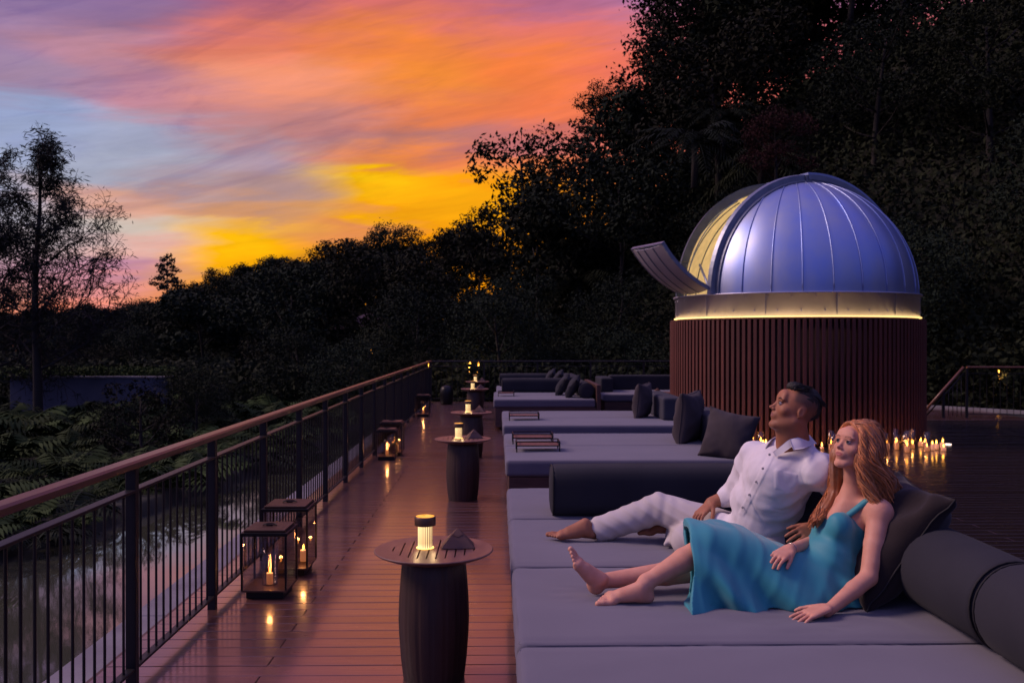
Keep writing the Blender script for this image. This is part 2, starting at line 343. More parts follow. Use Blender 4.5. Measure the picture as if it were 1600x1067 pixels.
# ================================================================== ground, terrain, water
def skyline(azd):
    """height angle (tan) and ridge distance of the wooded ridge by compass direction"""
    xs = [-180,-90,-45,-29,-24,-21,-19.8,-18,-15,-12,-8.2,-3.5,0,3.5,7.5,11.5,18,30,50,90,180]
    tn = [.03,.03,.035,.040,.044,.047,.054,.076,.096,.110,.120,.134,.160,.245,.305,.37,.47,.56,.6,.5,.3]
    ds = [150,150,130,125,120,114,111,107,100,92,84,72,62,54,49,45,42,40,38,36,50]
    return np.interp(azd, xs, tn), np.interp(azd, xs, ds)
def ground_h(x, y):
    x = np.asarray(x, float); y = np.asarray(y, float)
    r = np.hypot(x, y); a = np.degrees(np.arctan2(x, y)); tn, ds = skyline(a)
    top = tn*ds+H-8.6
    r0 = np.interp(a, [-180,-60,-29,-15,0,20,40,90,180], [60,60,48,38,28,25,22,16,40])
    u = np.clip((r-r0)/np.maximum(ds-r0, 1), 0, 1); s = u*u*(3-2*u)*.5+u*.5
    beyond = np.clip((r-ds)/200, 0, 1)
    base = -.75+0*x
    # canal trench along the deck
    canal = np.clip((-2.8-x)/.3, 0, 1)*np.clip((x-canal_left(y))/.9, 0, 1)*np.clip((34-y)/3, 0, 1)
    h = base+(top-base)*s-beyond*30
    h = np.where(canal > 0, np.minimum(h, -1.15-.6*canal), h)
    return h+.25*np.sin(x*.37)*np.sin(y*.29)*np.clip((r-30)/20, 0, 1)
def canal_left(y):
    return np.interp(y, [0, 10, 12.4, 15, 17, 24, 34], [-6.6, -5.9, -5.3, -4.95, -4.6, -4.1, -3.6])
def build_terrain():
    gx = np.concatenate([np.linspace(-700,-80,12), np.linspace(-70,-12,40), np.linspace(-11,-1,44), np.linspace(0,70,60), np.linspace(80,700,12)])
    gy = np.concatenate([np.linspace(-700,-40,10), np.linspace(-34,-2,12), np.linspace(0,36,60), np.linspace(37,130,80), np.linspace(140,700,12)])
    X, Y = np.meshgrid(gx, gy, indexing='ij'); Z = ground_h(X, Y)
    under = (X > -2.6) & (X < 14) & (Y > -12) & (Y < 25); Z = np.where(under, -1.6, Z)
    P = np.stack([X, Y, Z], -1).reshape(-1,3); a, c = X.shape; I = np.arange(a*c).reshape(a, c)
    F = np.stack([I[:-1,:-1], I[1:,:-1], I[1:,1:], I[:-1,1:]], -1).reshape(-1,4)
    o = link('hillside_ground', npmesh('terrain', P, F), MT['soil'], smooth=True); tag(o, kind='structure')
build_terrain()
wb = MB(); ys = np.linspace(-12, 36, 49)
vs_ = []
for y in ys: vs_ += [(float(canal_left(y))-1.5, y, -.92), (-2.7, y, -.92)]
wb.add(vs_, [(2*i, 2*i+1, 2*i+3, 2*i+2) for i in range(len(ys)-1)])
tag(wb.build('water', MT['water']), kind='structure')
lg = MB()
for k in range(12): y0 = -8+k*3.0; lg.box(-2.86, y0+.006, -1.6, -1.9, y0+2.994, -.47, .012)
tag(lg.build('canal_ledge', MT['concrete']), kind='structure')

# ------------------------------------------------------------------ deck
DX0, DX1, DY1 = -2.0, 9.6, 24.0
deck = empty('deck', (0,0,0), kind='structure')
PITCHB, GAP = .1372, .0065
def right_edge(y): return 9.6 if y < 15 else float(np.interp(y, [15,19,22.6,24], [10.6,11.2,11.5,12]))
u = MB(); u.box(-1.96, -1.0, -.42, 12.0, 23.98, -.034); u.build('deck_joists', MT['under'], deck)
plank_cache = {}
def plank_mesh(w, dark=False):
    k = (round(w, 3), dark)
    if k not in plank_cache:
        mb = MB(); mb.box(0, 0, -.024, w-.004, PITCHB-GAP, 0, .0022); me = mb.mesh('plank'); me.materials.append(MT['deck_shaded' if dark else 'deck']); plank_cache[k] = me
    return plank_cache[k]
field = MB(); field2 = MB(); ny = int((DY1+1)/PITCHB); npl = 0
for i in range(ny):
    y = -1.0+i*PITCHB
    j = [-1.18, -.02][i % 2]+[0, .03, -.03][i % 3]*0
    cuts = [DX0]+([-1.18, 2.05, 4.30, 7.05, 9.85] if i % 2 else [2.05, 5.85, 8.6])+[right_edge(y)]
    cuts = [c for c in cuts if c <= right_edge(y)]
    for a, b in zip(cuts[:-1], cuts[1:]):
        if b-a < .05: continue
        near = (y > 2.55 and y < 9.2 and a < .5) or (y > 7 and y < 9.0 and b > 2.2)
        dark = a > 2 and y < 18.3  # right-hand boards take the copy with shade in its colour
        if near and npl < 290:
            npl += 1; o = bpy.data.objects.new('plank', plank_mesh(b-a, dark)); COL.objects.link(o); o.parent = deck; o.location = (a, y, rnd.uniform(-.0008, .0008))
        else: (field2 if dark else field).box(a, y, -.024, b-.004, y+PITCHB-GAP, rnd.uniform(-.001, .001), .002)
fo = field.build('plank_field', MT['deck'], deck); fo['kind'] = 'stuff'; fo = field2.build('shaded_plank_field', MT['deck_shaded'], deck); fo['kind'] = 'stuff'
fb = MB(); fb.box(-2.03, -1.0, -.30, -2.002, 24.0, -.012); fb.box(-2.03, 24.0, -.3, 12.0, 24.03, -.012); fb.build('fascia_board', MT['base_wood'], deck)
# curved pale kerb at the far right of the deck
kb = MB(); kp = [(7.6,22.7),(9,22.75),(10,22.3),(11,21.2),(12,19.9),(13,18.9),(15,17.6)]
for (xa,ya),(xb,yb) in zip(kp[:-1], kp[1:]):
    d = Vector((xb-xa, yb-ya)).normalized(); n = Vector((-d.y, d.x))*.12
    kb.add([(xa,ya,-.2),(xb,yb,-.2),(xb+n.x,yb+n.y,-.2),(xa+n.x,ya+n.y,-.2),(xa,ya,.05),(xb,yb,.05),(xb+n.x,yb+n.y,.05),(xa+n.x,ya+n.y,.05)], [(3,2,1,0),(4,5,6,7),(0,1,5,4),(2,3,7,6)])
tag(kb.build('deck_kerb', MT['concrete']), kind='structure')
dl = MB(); dl.lathe([(0,.0),(.05,.0),(.055,.006),(.05,.011),(0,.012)], 16)
sp = dl.build('deck_spotlight', mat('spot_glow', (.8,.7,.6), .4, emit=(255,220,200), estr=3), loc=PX(1481,696,1.68*1400/(696-529)) ); sp.location.z = .003
tag(sp, 'tiny round white light set flush in the dark deck right of the candles', 'deck light')

# ================================================================== railings
def railing(name, A, B, n_bays, label, nb=11, wood=True, z0=0., group=None, skip_first=False, flat=False):
    A, B = Vector(A), Vector(B); root = empty(name, (A.x, A.y, z0), label, 'railing', group, rz=math.atan2((B-A).y, (B-A).x)-math.pi/2)
    ln = (B-A).length; bay = ln/n_bays
    w = 4.6
    k = 0.
    while k < ln-.01:
        e = min(k+w, ln); mb = MB()
        prof = [(-.041,-.010),(-.034,-.020),(.034,-.020),(.041,-.010),(.041,.009),(.031,.019),(-.031,.019),(-.041,.009)]
        vs = [(x, yy, 1.074+z) for yy in (k+.001, e-.001) for x, z in prof]
        mb.add(vs, [(i, i+8, (i+1)%8+8, (i+1)%8) for i in range(8)]+[tuple(range(8)), tuple(range(15,7,-1))]); mb.build('handrail', MT['rail_wood'] if wood else MT['rail_metal'], root); k = e
    mb = MB(); mb.box(-.026, 0, .935, .026, ln, .949, .002); mb.build('top_bar', MT['rail_metal'], root)
    mb = MB(); mb.box(-.022, 0, .072, .022, ln, .086, .002); mb.build('bottom_bar', MT['rail_metal'], root)
    pm = MB(); pm.box(-.025, -.022, -.07, .025, .022, 1.053, .003); pme = pm.mesh('post'); pme.materials.append(MT['rail_metal'])
    bm_ = MB(); bm_.tube([(0,0,.087),(0,0,.934)], .0068, 6, cap=False); bme = bm_.mesh('baluster'); bme.materials.append(MT['rail_metal'])
    for i in range(n_bays+1):
        o = bpy.data.objects.new('post', pme); COL.objects.link(o); o.parent = root; o.location = (0, i*bay, 0)
        if i == n_bays: break
        for k in range(1, nb+1):
            o = bpy.data.objects.new('baluster', bme); COL.objects.link(o); o.parent = root; o.location = (0, i*bay+k*bay/(nb+1), 0)
    return root
railing('deck_railing', (-1.774, .71, 0), (-1.774, .71+1.2235*19, 0), 19, 'long railing with reddish wooden handrail and black bars beside the canal')
railing('deck_railing', (-1.774, 23.96, 0), (8.2, 23.96, 0), 7, 'dark thin railing across the far end of the deck', nb=9, wood=False)
railing('deck_railing', (9.96, 18.85, 0), (16.5, 18.2, 0), 4, 'dark railing at the far right with warm lights behind its bars', nb=11)
# descending handrail
sr = empty('stair_railing', (9.3,18.9,0), 'sloping stair handrail at the right running down to the deck', 'railing')
def lp(x, z): return (x-9.3, 0, z)
mb = MB(); mb.tube([lp(9.92,1.074), lp(8.98,.02)], .03, 8); mb.build('handrail', MT['rail_wood'], sr)
mb = MB(); mb.tube([lp(9.92,.94), lp(9.12,.04)], .014, 6); mb.build('top_bar', MT['rail_metal'], sr)
mb = MB(); mb.box(.16,-.024,-.05,.21,.024,.60,.003); mb.build('post', MT['rail_metal'], sr)
for k in range(5):
    x = 9.45+.09*k+.06; mb = MB(); mb.tube([lp(x,.03), lp(x,.94-(9.92-x)*1.12)], .007, 6); mb.build('baluster', MT['rail_metal'], sr)
# ================================================================== daybeds
SZ, CT = .566, .150
DENTS = [(1.33,3.84,.28,.24,.030),(1.33,4.45,.26,.26,.030),(1.22,3.50,.10,.09,.010),(.62,3.82,.12,.09,.012),(.42,3.92,.10,.08,.012),(.52,4.93,.14,.09,.012),(.98,4.85,.16,.12,.014),(1.66,3.70,.16,.22,.016),(.98,3.85,.30,.20,.010)]
def daybed(name, x0, x1, ys, label, xb=None, z=SZ):
    root = empty(name, ((x0+x1)/2, ys[0], 0), label, 'daybed'); cx, cy = (x0+x1)/2, ys[0]
    def bx(n, a, m, c=.004):
        mb = MB(); mb.box(a[0]-cx, a[1]-cy, a[2], a[3]-cx, a[4]-cy, a[5], c); return mb.build(n, m, root)
    b0, b1 = x0+.03, x1+.02; ya, yb = ys[0]+.02, ys[-1]-.02; zt = z-CT-.004
    bx('front_board', (b0, ya, .06, b1, ya+.03, zt), MT['base_wood'])
    bx('back_board', (b0, yb-.03, .06, b1, yb, zt), MT['base_wood'])
    bx('side_board', (b0, ya+.032, .06, b0+.03, yb-.032, zt), MT['base_wood'])
    bx('side_board', (b1-.03, ya+.032, .06, b1, yb-.032, zt), MT['base_wood'])
    bx('platform', (b0+.032, ya+.032, zt-.04, b1-.032, yb-.032, zt-.004), MT['base_wood'])
    for px_ in (b0+.1, b1-.16):
        for py_ in (ya+.08, yb-.14): bx('foot', (px_, py_, 0, px_+.06, py_+.06, .32), MT['black'])
    for i, (a, b) in enumerate(zip(ys[:-1], ys[1:])):
        fine = ys[0] < 3
        me = rbox(x1-x0, b-a-.008, CT, .032, 60 if fine else 9, .012, .0012, i*1.7+x0); me.materials.append(MT['fabric'])
        if fine:
            co = np.empty(len(me.vertices)*3, np.float32); me.vertices.foreach_get('co', co); co = co.reshape(-1,3); gx, gy = co[:,0]+(x0+x1)/2, co[:,1]+(a+b)/2; up_ = np.clip((co[:,2]-.02)/.03, 0, 1); dz = np.zeros(len(co))
            for hx_, hy_, rx_, ry_, dp_ in DENTS:
                q_ = np.sqrt(((gx-hx_)/rx_)**2+((gy-hy_)/ry_)**2); dz -= dp_*np.exp(-q_**2*1.3); an_ = np.arctan2(gy-hy_, gx-hx_); dz += dp_*.16*np.sin(an_*9+hx_*20+2*np.sin(q_*3))*np.exp(-((q_-1.5)/.55)**2)
            dz += .0016*np.sin(gx*7+3*np.sin(gy*5))*np.sin(gy*9+2*np.sin(gx*4))
            ed = np.minimum(b-a-.008-np.abs(co[:,1])*2, .5)/2; dz += -.004*np.exp(-((ed-.035)/.02)**2)+.0012*np.sin(gx*38+4*np.sin(gx*9))*np.exp(-ed/.05)
            co[:,2] += up_*dz; me.vertices.foreach_set('co', co.ravel()); me.update()
        o = link('seat_cushion', me, None, root, ((x0+x1)/2-cx, (a+b)/2-cy, z-CT/2), True)
        pp = MB(); hx, hy, rr = (x1-x0)/2-.011, (b-a-.008)/2-.011, .03
        for zz in (CT/2-.009,):
            pts = []
            for sx_, sy_, a0 in ((1,1,0),(-1,1,90),(-1,-1,180),(1,-1,270)):
                for q in range(5):
                    an = R(a0+q*22.5); pts.append((sx_*(hx-rr)+rr*math.cos(an), sy_*(hy-rr)+rr*math.sin(an), zz))
            pts.append(pts[0]); pp.tube(pts, .0035, 5, cap=False)
        q_ = pp.build('piping', MT['fabric'], o)
    return root, cx, cy
MT['bolster_piping'] = mat('piping_fabric', (.010,.009,.010), .8)
def roll(root, c, name, ln, r, axis, loc, m='fabric_dark', sq=2.0):
    me = roll_mesh(ln, r, axis, sq=sq); o = link(name, me, MT[m], root, (loc[0]-c[0], loc[1]-c[1], loc[2]))
    for e in (.012, ln-.012):
        ring = []
        for k in range(33):
            a = 2*math.pi*k/32; kk_ = (abs(math.cos(a))**sq+abs(math.sin(a))**sq)**(-1/sq) if sq != 2 else 1; u_, v_ = r*.972*kk_*math.cos(a), r*.972*kk_*math.sin(a); ring.append((e, u_, v_) if axis == 'x' else (u_, e, v_))
        pp = MB(); pp.tube(ring, .0042, 5, cap=False); pp.build('piping', MT['bolster_piping'], o)
    return o
def block(root, c, name, x0, y0, z0, x1, y1, z1, m='fabric_back', r=.035):
    me = rbox(x1-x0, y1-y0, z1-z0, r, 8, .008, .0015, x0); return link(name, me, MT[m], root, ((x0+x1)/2-c[0], (y0+y1)/2-c[1], (z0+z1)/2), True)

A, ax_, ay_ = daybed('daybed', .07, 2.0, [2.10, 3.26, 4.38, 5.55, 6.70], 'nearest grey daybed on which the couple recline, with dark roll bolsters on its right')
for y0, ln_ in ((1.95, 1.155), (3.11, 1.40), (4.515, 1.0)): roll(A, (ax_,ay_), 'back_roll', ln_, .168, 'y', (1.822, y0, SZ+.166))
roll(A, (ax_,ay_), 'arm_bolster', 1.42, .155, 'x', (.337, 5.715, SZ+.152), sq=4.5)
B, bx_, by_ = daybed('daybed', .075, 2.50, [8.18, 9.31, 10.52], 'second grey daybed from the camera with two black trays on its cushions')
block(B, (bx_,by_), 'back_cushion', 2.20, 8.72, SZ, 2.49, 10.46, SZ+.315)
Cc, cx_, cy_ = daybed('daybed', .07, 2.54, [11.47, 12.60, 13.80], 'third grey daybed from the camera with a single tray at its foot')
block(Cc, (cx_,cy_), 'back_cushion', 2.24, 12.09, SZ, 2.53, 13.76, SZ+.31)
D, dx_, dy_ = daybed('daybed', -.07, 1.80, [16.40, 17.58, 18.76], 'fourth grey daybed with a wooden end panel, dark roll and long bolster behind')
mb = MB(); mb.box(1.822-dx_, 0, .06, 1.90-dx_, 2.3, .83, .006); mb.build('end_panel', MT['base_wood'], D)
roll(D, (dx_,dy_), 'back_roll', 2.1, .148, 'y', (1.655, 16.55, SZ+.146))
roll(D, (dx_,dy_), 'arm_bolster', 1.36, .15, 'x', (.09, 18.5, SZ+.148), sq=4.5)
E, ex_, ey_ = daybed('daybed', -.02, 1.80, [18.9, 20.05, 21.25], 'farthest grey daybed on the left row, by the end railing')
roll(E, (ex_,ey_), 'arm_bolster', 1.36, .15, 'x', (.05, 21.0, SZ+.148), sq=4.5)
block(E, (ex_,ey_), 'back_cushion', 1.50, 19.0, SZ, 1.78, 21.1, SZ+.30, 'fabric_dark')
F, fx_, fy_ = daybed('corner_sofa', 2.12, 4.9, [17.9, 19.62], 'grey corner sofa with a dark straight back beside the observatory drum')
block(F, (fx_,fy_), 'back_cushion', 2.42, 19.32, SZ, 4.85, 19.6, SZ+.32, 'fabric_dark')
block(F, (fx_,fy_), 'arm_cushion', 2.14, 18.5, SZ, 2.40, 19.58, SZ+.30, 'fabric_dark')

def _ph(seed):
    r = random.Random(seed); return [r.uniform(0,6) for _ in range(6)][3]
def pillow(loc, s, th, rot, label, seed, m='pillow', crease=.010, group=None):
    me = pillow_mesh(s, th, seed, crease=crease); o = link('throw_pillow', me, MT[m], None, loc, True); o.rotation_euler = rot
    h_ = s/2; ring = []
    for k in range(4):
        for q in range(14):
            w_ = -1+2*q/14; u_, v_ = [(w_,-1),(1,w_),(-w_,1),(-1,-w_)][k]; ring.append((h_*u_*(1-.10*(1-v_*v_)*abs(u_)**3)*1.004, abs(u_*v_)**3*crease*1.5*math.sin((u_*v_+u_)*9+random.Random(seed).uniform(0,6)*0+_ph(seed)), h_*v_*(1-.10*(1-u_*u_)*abs(v_)**3)*1.004))
    ring.append(ring[0]); pp = MB(); pp.tube(ring, .0045, 6, cap=False); pp.build('piping', MT['bolster_piping' if m != 'pillow' else 'pillow'], o)
    return tag(o, label, 'pillow', group)
def axes(xa, za):
    x = Vector(xa).normalized(); z = Vector(za); z = (z-x*z.dot(x)).normalized(); y = z.cross(x); return Matrix((x, y, z)).transposed().to_euler()
pillow((2.17, 8.36, SZ+.20), .48, .25, axes((.80,-.50,-.16), (.34,.14,.93)), 'broad brown-grey pillow with an upright corner, nearest one on the second daybed', 3)
pillow((2.06, 9.62, SZ+.265), .56, .27, axes((.50,.86,.02), (.12,0,1)), 'upright pillow on the rear cushion of the second daybed', 5)
pillow((2.05, 12.6, SZ+.24), .50, .23, axes((.45,.90,.0), (.10,0,1)), 'upright pillow leaning on the back block of the third daybed', 6)
pillow((1.42, 16.85, SZ+.20), .44, .19, axes((.2,.95,.2), (.45,-.2,.9)), 'front pillow of the pair beside the roll on the fourth daybed', 7, 'fabric_dark')
pillow((1.28, 17.55, SZ+.20), .44, .19, axes((.2,.95,.2), (.5,-.2,.9)), 'rear pillow of the pair beside the roll on the fourth daybed', 8, 'fabric_dark')
pillow((1.30, 19.5, SZ+.21), .44, .18, axes((.2,.95,.2), (.5,-.2,.9)), 'front one of the small dark pillows on the farthest daybed', 9, 'fabric_dark')
pillow((1.18, 20.35, SZ+.21), .44, .18, axes((.2,.95,.2), (.5,-.2,.9)), 'rearmost small dark pillow on the farthest daybed', 10, 'fabric_dark')
# pillows behind the couple
pillow((1.705, 3.90, SZ+.235), .58, .25, axes((.10,1,.02), (.57,.12,.81)), 'large dark brown pillow with a dark seam behind the woman', 21, 'pillow_brown', .014)
pillow((1.50, 4.50, SZ+.235), .54, .20, axes((.05,1,0), (.60,0,.78)), 'dark navy pillow behind the back of the man', 22, 'fabric_dark')

# ================================================================== trays
def tray(loc, w, d, h, label, rz=0):
    root = empty('tray', loc, label, 'tray', rz=rz)
    mb = MB(); mb.box(-w/2+.008, -d/2+.008, .058, w/2-.008, d/2-.008, .070, .002); mb.build('tray_board', MT['table_wood'], root)
    r = .006
    for (x, y) in ((-1,-1),(1,-1),(1,1),(-1,1)):
        mb = MB(); mb.box(x*w/2-r, y*d/2-r, 0, x*w/2+r, y*d/2+r, h); mb.build('leg', MT['black'], root)
    for z in (.058, h-.008):
        mb = MB()
        for y in (-1, 1): mb.box(-w/2+r, y*d/2-r*.8, z, w/2-r, y*d/2+r*.8, z+.010)
        for x in (-1, 1): mb.box(x*w/2-r*.8, -d/2+r, z+.0005, x*w/2+r*.8, d/2-r, z+.0095)
        mb.build('wire_rim', MT['black'], root)
tray((.40, 8.78+.1, SZ+.004), .42, .27, .105, 'black framed tray on the front cushion of the second daybed')
tray((.375, 9.55, SZ+.006), .42, .27, .105, 'black framed tray on the rear cushion of the second daybed')
tray((.365, 12.25, SZ+.004), .40, .27, .105, 'black framed tray at the foot of the third daybed')
tray((.17, 17.3, SZ+.004), .30, .25, .10, 'small tray at the foot of the fourth daybed')

# ================================================================== side tables, lamps, pyramid boxes
def make_table():
    root = empty('side_table', (0,0,0))
    mb = MB(); prof = [(.150,.0),(.152,.012),(.163,.10),(.172,.22),(.175,.30),(.172,.40),(.165,.50),(.158,.575),(.150,.588)]
    n = 112; vs = []; fs = []
    for r_, z in prof:
        for k in range(n):
            a = 2*math.pi*k/n; g = (k % 7 == 0)*.0035; vs.append(((r_-g)*math.cos(a), (r_-g)*math.sin(a), z))
    for i in range(len(prof)-1):
        for k in range(n): j=(k+1)%n; fs.append((i*n+k,i*n+j,i*n+n+j,i*n+n+k))
    mb.add(vs, fs, True); mb.build('pedestal', MT['ped_wood'], root)
    # top: rim ring with a slatted centre
    TR, IR, zt = .295, .205, .636
    mb = MB(); n = 64
    def ringv(r_, z): return [(r_*math.cos(2*math.pi*k/n), r_*math.sin(2*math.pi*k/n), z) for k in range(n)]
    prof = [(.05,.589),(.17,.590),(.235,.604),(.285,.624),(TR,.631),(TR,.6345),(TR-.004,.6375),(TR-.03,.6365),(IR,zt)]
    vs = []; fs = []
    for r_, z in prof: vs += ringv(r_, z)
    for i in range(len(prof)-1):
        for k in range(n): j=(k+1)%n; fs.append((i*n+k,i*n+j,i*n+n+j,i*n+n+k))
    fs.append(tuple(range(n-1,-1,-1)))
    # inner wall down to the recess floor
    b = len(vs); vs += ringv(IR, .618); m_ = len(prof)-1
    for k in range(n): j=(k+1)%n; fs.append((m_*n+k, m_*n+j, b+j, b+k))
    fs.append(tuple(b+k for k in range(n)))
    mb.add(vs, fs, False); mb.build('table_top', MT['table_wood'], root)
    xs = [(-4.5+i)*.0445 for i in range(10)]
    ys_ = []
    for i in range(-1, 10):
        x0 = -IR if i < 0 else xs[i]+.0035; x1 = IR if i > 8 else xs[i+1]-.0035
        if i == 9: x0, x1 = xs[9]+.0035, IR
        x0 = max(x0, -IR+.0005); x1 = min(x1, IR-.0005)
        if x1-x0 < .004: continue
        c = lambda x: math.sqrt(max(IR*IR-x*x, 0))*.998
        xx = np.linspace(x0, x1, 4); top = [(x, c(x), zt) for x in xx]; bot = [(x, -c(x), zt) for x in xx[::-1]]
        ring = bot[::-1]+top[::-1]; k = len(ring)
        mb = MB(); mb.add(ring+[(x,y,.619) for x,y,_ in ring], [tuple(range(k))]+[(i2,(i2+k),(i2+1)%k+k,(i2+1)%k) for i2 in range(k)])
        mb.build('slat', MT['table_wood'], root)
    return root
TS = [(-.315, 4.456), (-.36, 9.37), (-.37, 12.74), (-.467, 18.7), (-.49, 21.9), (3.15, 17.35)]
TW = ['nearest', 'second nearest', 'third', 'fourth', 'farthest']
t0 = make_table()
for i, (x, y) in enumerate(TS):
    o = t0 if i == 0 else tree_copy(t0); o.location = (x, y, 0)
    tag(o, ['nearest round slatted side table on a barrel pedestal, in the centre foreground', 'second round side table along the walkway, beside the second daybed', 'third round side table, partly behind the second one', 'fourth round side table along the walkway, beside the fourth daybed', 'farthest round side table in the walkway row, near the end railing', 'round side table standing close to the drum beside the corner sofa'][i], 'side table', 'round side tables along the daybeds')
def make_lamp():
    root = empty('table_lamp', (0,0,0)); n = 60
    mb = MB(); vs = []; fs = []
    prof = [(.034,0),(.036,.004),(.036,.108),(.034,.112)]
    for r_, z in prof:
        for k in range(n): a = 2*math.pi*k/n; g = (k % 3 == 0)*.003; vs.append(((r_-g)*math.cos(a), (r_-g)*math.sin(a), z))
    for i in range(3):
        for k in range(n): j=(k+1)%n; fs.append((i*n+k,i*n+j,i*n+n+j,i*n+n+k))
    fs.append(tuple(range(n-1,-1,-1))); mb.add(vs, fs); mb.build('ribbed_glass', MT['lampglow_rib'], root)
    mb = MB(); mb.lathe([(.034,.1125),(.052,.1130),(.053,.117),(.053,.153),(.050,.157),(.047,.157)], 40); mb.build('cap', MT['bronze'], root)
    mb = MB(); mb.lathe([(0,.1575),(.0465,.1575)], 32); mb.build('top_disc', MT['lamptop'], root)
    mb = MB(); mb.lathe([(.044,-.0),(.045,.001),(.044,.003),(0,.0032)], 32); mb.build('foot_ring', MT['lampglow'], root)
    return root
def lampmat():
    m = bpy.data.materials.new('ribbed_lit_glass'); m.use_nodes = True; t = m.node_tree; p = t.nodes['Principled BSDF']; l = t.links
    tc = t.nodes.new('ShaderNodeTexCoord'); s = t.nodes.new('ShaderNodeSeparateXYZ'); l.new(tc.outputs['Object'], s.inputs[0])
    a = t.nodes.new('ShaderNodeMath'); a.operation = 'ARCTAN2'; l.new(s.outputs[0], a.inputs[0]); l.new(s.outputs[1], a.inputs[1])
    b = t.nodes.new('ShaderNodeMath'); b.operation = 'MULTIPLY'; l.new(a.outputs[0], b.inputs[0]); b.inputs[1].default_value = 20
    c = t.nodes.new('ShaderNodeMath'); c.operation = 'SINE'; l.new(b.outputs[0], c.inputs[0])
    r_ = t.nodes.new('ShaderNodeValToRGB'); mr = t.nodes.new('ShaderNodeMapRange'); l.new(s.outputs[2], mr.inputs[0]); mr.inputs[2].default_value = .112; l.new(mr.outputs[0], r_.inputs[0])
    e = r_.color_ramp.elements; e[0].color = (1,.70,.34,1); e[1].color = (.85,.58,.27,1); q = r_.color_ramp.elements.new(.25); q.color = (.66,.42,.18,1)
    k = t.nodes.new('ShaderNodeMapRange'); l.new(c.outputs[0], k.inputs[0]); k.inputs[1].default_value = -1; k.inputs[3].default_value = .30; k.inputs[4].default_value = 2.1
    l.new(r_.outputs[0], p.inputs['Emission Color']); l.new(k.outputs[0], p.inputs['Emission Strength']); p.inputs['Base Color'].default_value = (.3,.2,.1,1); p.inputs['Roughness'].default_value = .2
    return m
MT['lampglow_rib'] = lampmat()
def make_pyr():
    root = empty('pyramid_box', (0,0,0)); a = .083; h = .088
    mb = MB(); v = [(-a,-a*.8,.002),(a,-a*.8,.002),(a,a*.8,.002),(-a,a*.8,.002),(-.004,-.002,h),(.004,-.002,h),(.004,.002,h),(-.004,.002,h)]
    mb.add(v, [(0,3,2,1),(0,1,5,4),(1,2,6,5),(2,3,7,6),(3,0,4,7),(4,5,6,7)]); mb.build('body', MT['leather'], root)
    # folded flap over the crown
    mb = MB(); k = .30; w = [(-a*k-.002,-a*.8*k-.003,h*(1-k)+.001),(0,-a*.8*(k+.13)-.003,h*(1-k-.13)+.001),(a*k+.002,-a*.8*k-.003,h*(1-k)+.001),(0,-.004,h+.003)]
    mb.add(w+[(x,y-.002,z+.001) for x,y,z in w], [(0,1,2,3),(7,6,5,4),(0,4,5,1),(1,5,6,2),(2,6,7,3),(3,7,4,0)]); mb.build('flap', MT['leather'], root)
    mb = MB(); mb.box(-.0835,-.0668,0,.0835,.0668,.0018); mb.build('base_plate', MT['black'], root)
    return root
l0, p0 = make_lamp(), make_pyr()
lw = ['nearest', 'second', 'third', 'fourth', 'farthest']
for i, (x, y) in enumerate(TS[:5]):
    o = l0 if i == 0 else tree_copy(l0); o.location = (x-.045, y+.02, .6375)
    nm = ['nearest side table in the foreground', 'second side table of the walkway', 'third side table of the walkway', 'fourth side table of the walkway', 'farthest side table by the end railing'][i]
    tag(o, 'small glowing ribbed lamp with bronze cap on the '+nm, 'lamp', 'ribbed lamps on the side tables')
    lamp('light', o, (0,0,.055), [2.2,1.4,1.2,1.0,1.0][i], (1,.66,.30), .05)
    q = p0 if i == 0 else tree_copy(p0); q.location = (x+.115, y+.055, .6375); q.rotation_euler.z = [R(4),R(20),R(-12),R(15),R(0)][i]
    tag(q, 'small dark leather pyramid on the '+nm, 'table box', 'pyramid boxes on the side tables')
q = tree_copy(p0); q.location = (3.10, 17.3, .6375); tag(q, 'small dark leather pyramid on the table beside the drum', 'table box', 'pyramid boxes on the side tables')

# ================================================================== candles and lanterns
def flame_mesh(s=1):
    mb = MB(); mb.lathe([(0,0),(.006*s,.008*s),(.0085*s,.016*s),(.0065*s,.028*s),(.0028*s,.040*s),(0,.050*s)], 8); return mb.mesh('flame')
FL = flame_mesh(); FL.materials.append(MT['flame'])
def candle(loc, r, h, label, glass=0, group=None, energy=0, fs=1.0):
    root = empty('candle', loc, label, 'candle', group)
    mb = MB(); mb.lathe([(r*.97,.004),(r,.010),(r,h-.006),(r*.93,h),(r*.6,h-.004),(0,h-.008)], 14); mb.build('wax', MT['wax'], root)
    mb = MB(); mb.tube([(0,0,h-.008),(.0008,0,h+.007)], .0011, 4); mb.build('wick', MT['black'], root)
    f = link('flame', FL, None, root, (0,0,h+.003)); f.scale = (fs,fs,fs); f.rotation_euler = (rnd.uniform(-.12,.12), rnd.uniform(-.12,.12), 0)
    if glass:
        mb = MB(); g = r+.02; n=20; mb.lathe([(0,0),(g,0),(g,glass),(g-.002,glass),(g-.002,.003),(0,.003)], n); mb.build('glass_holder', MT['glass_clear'], root)
    if energy: lamp('light', root, (0,0,h+.035), energy, (1,.42,.13), .012)
    return root
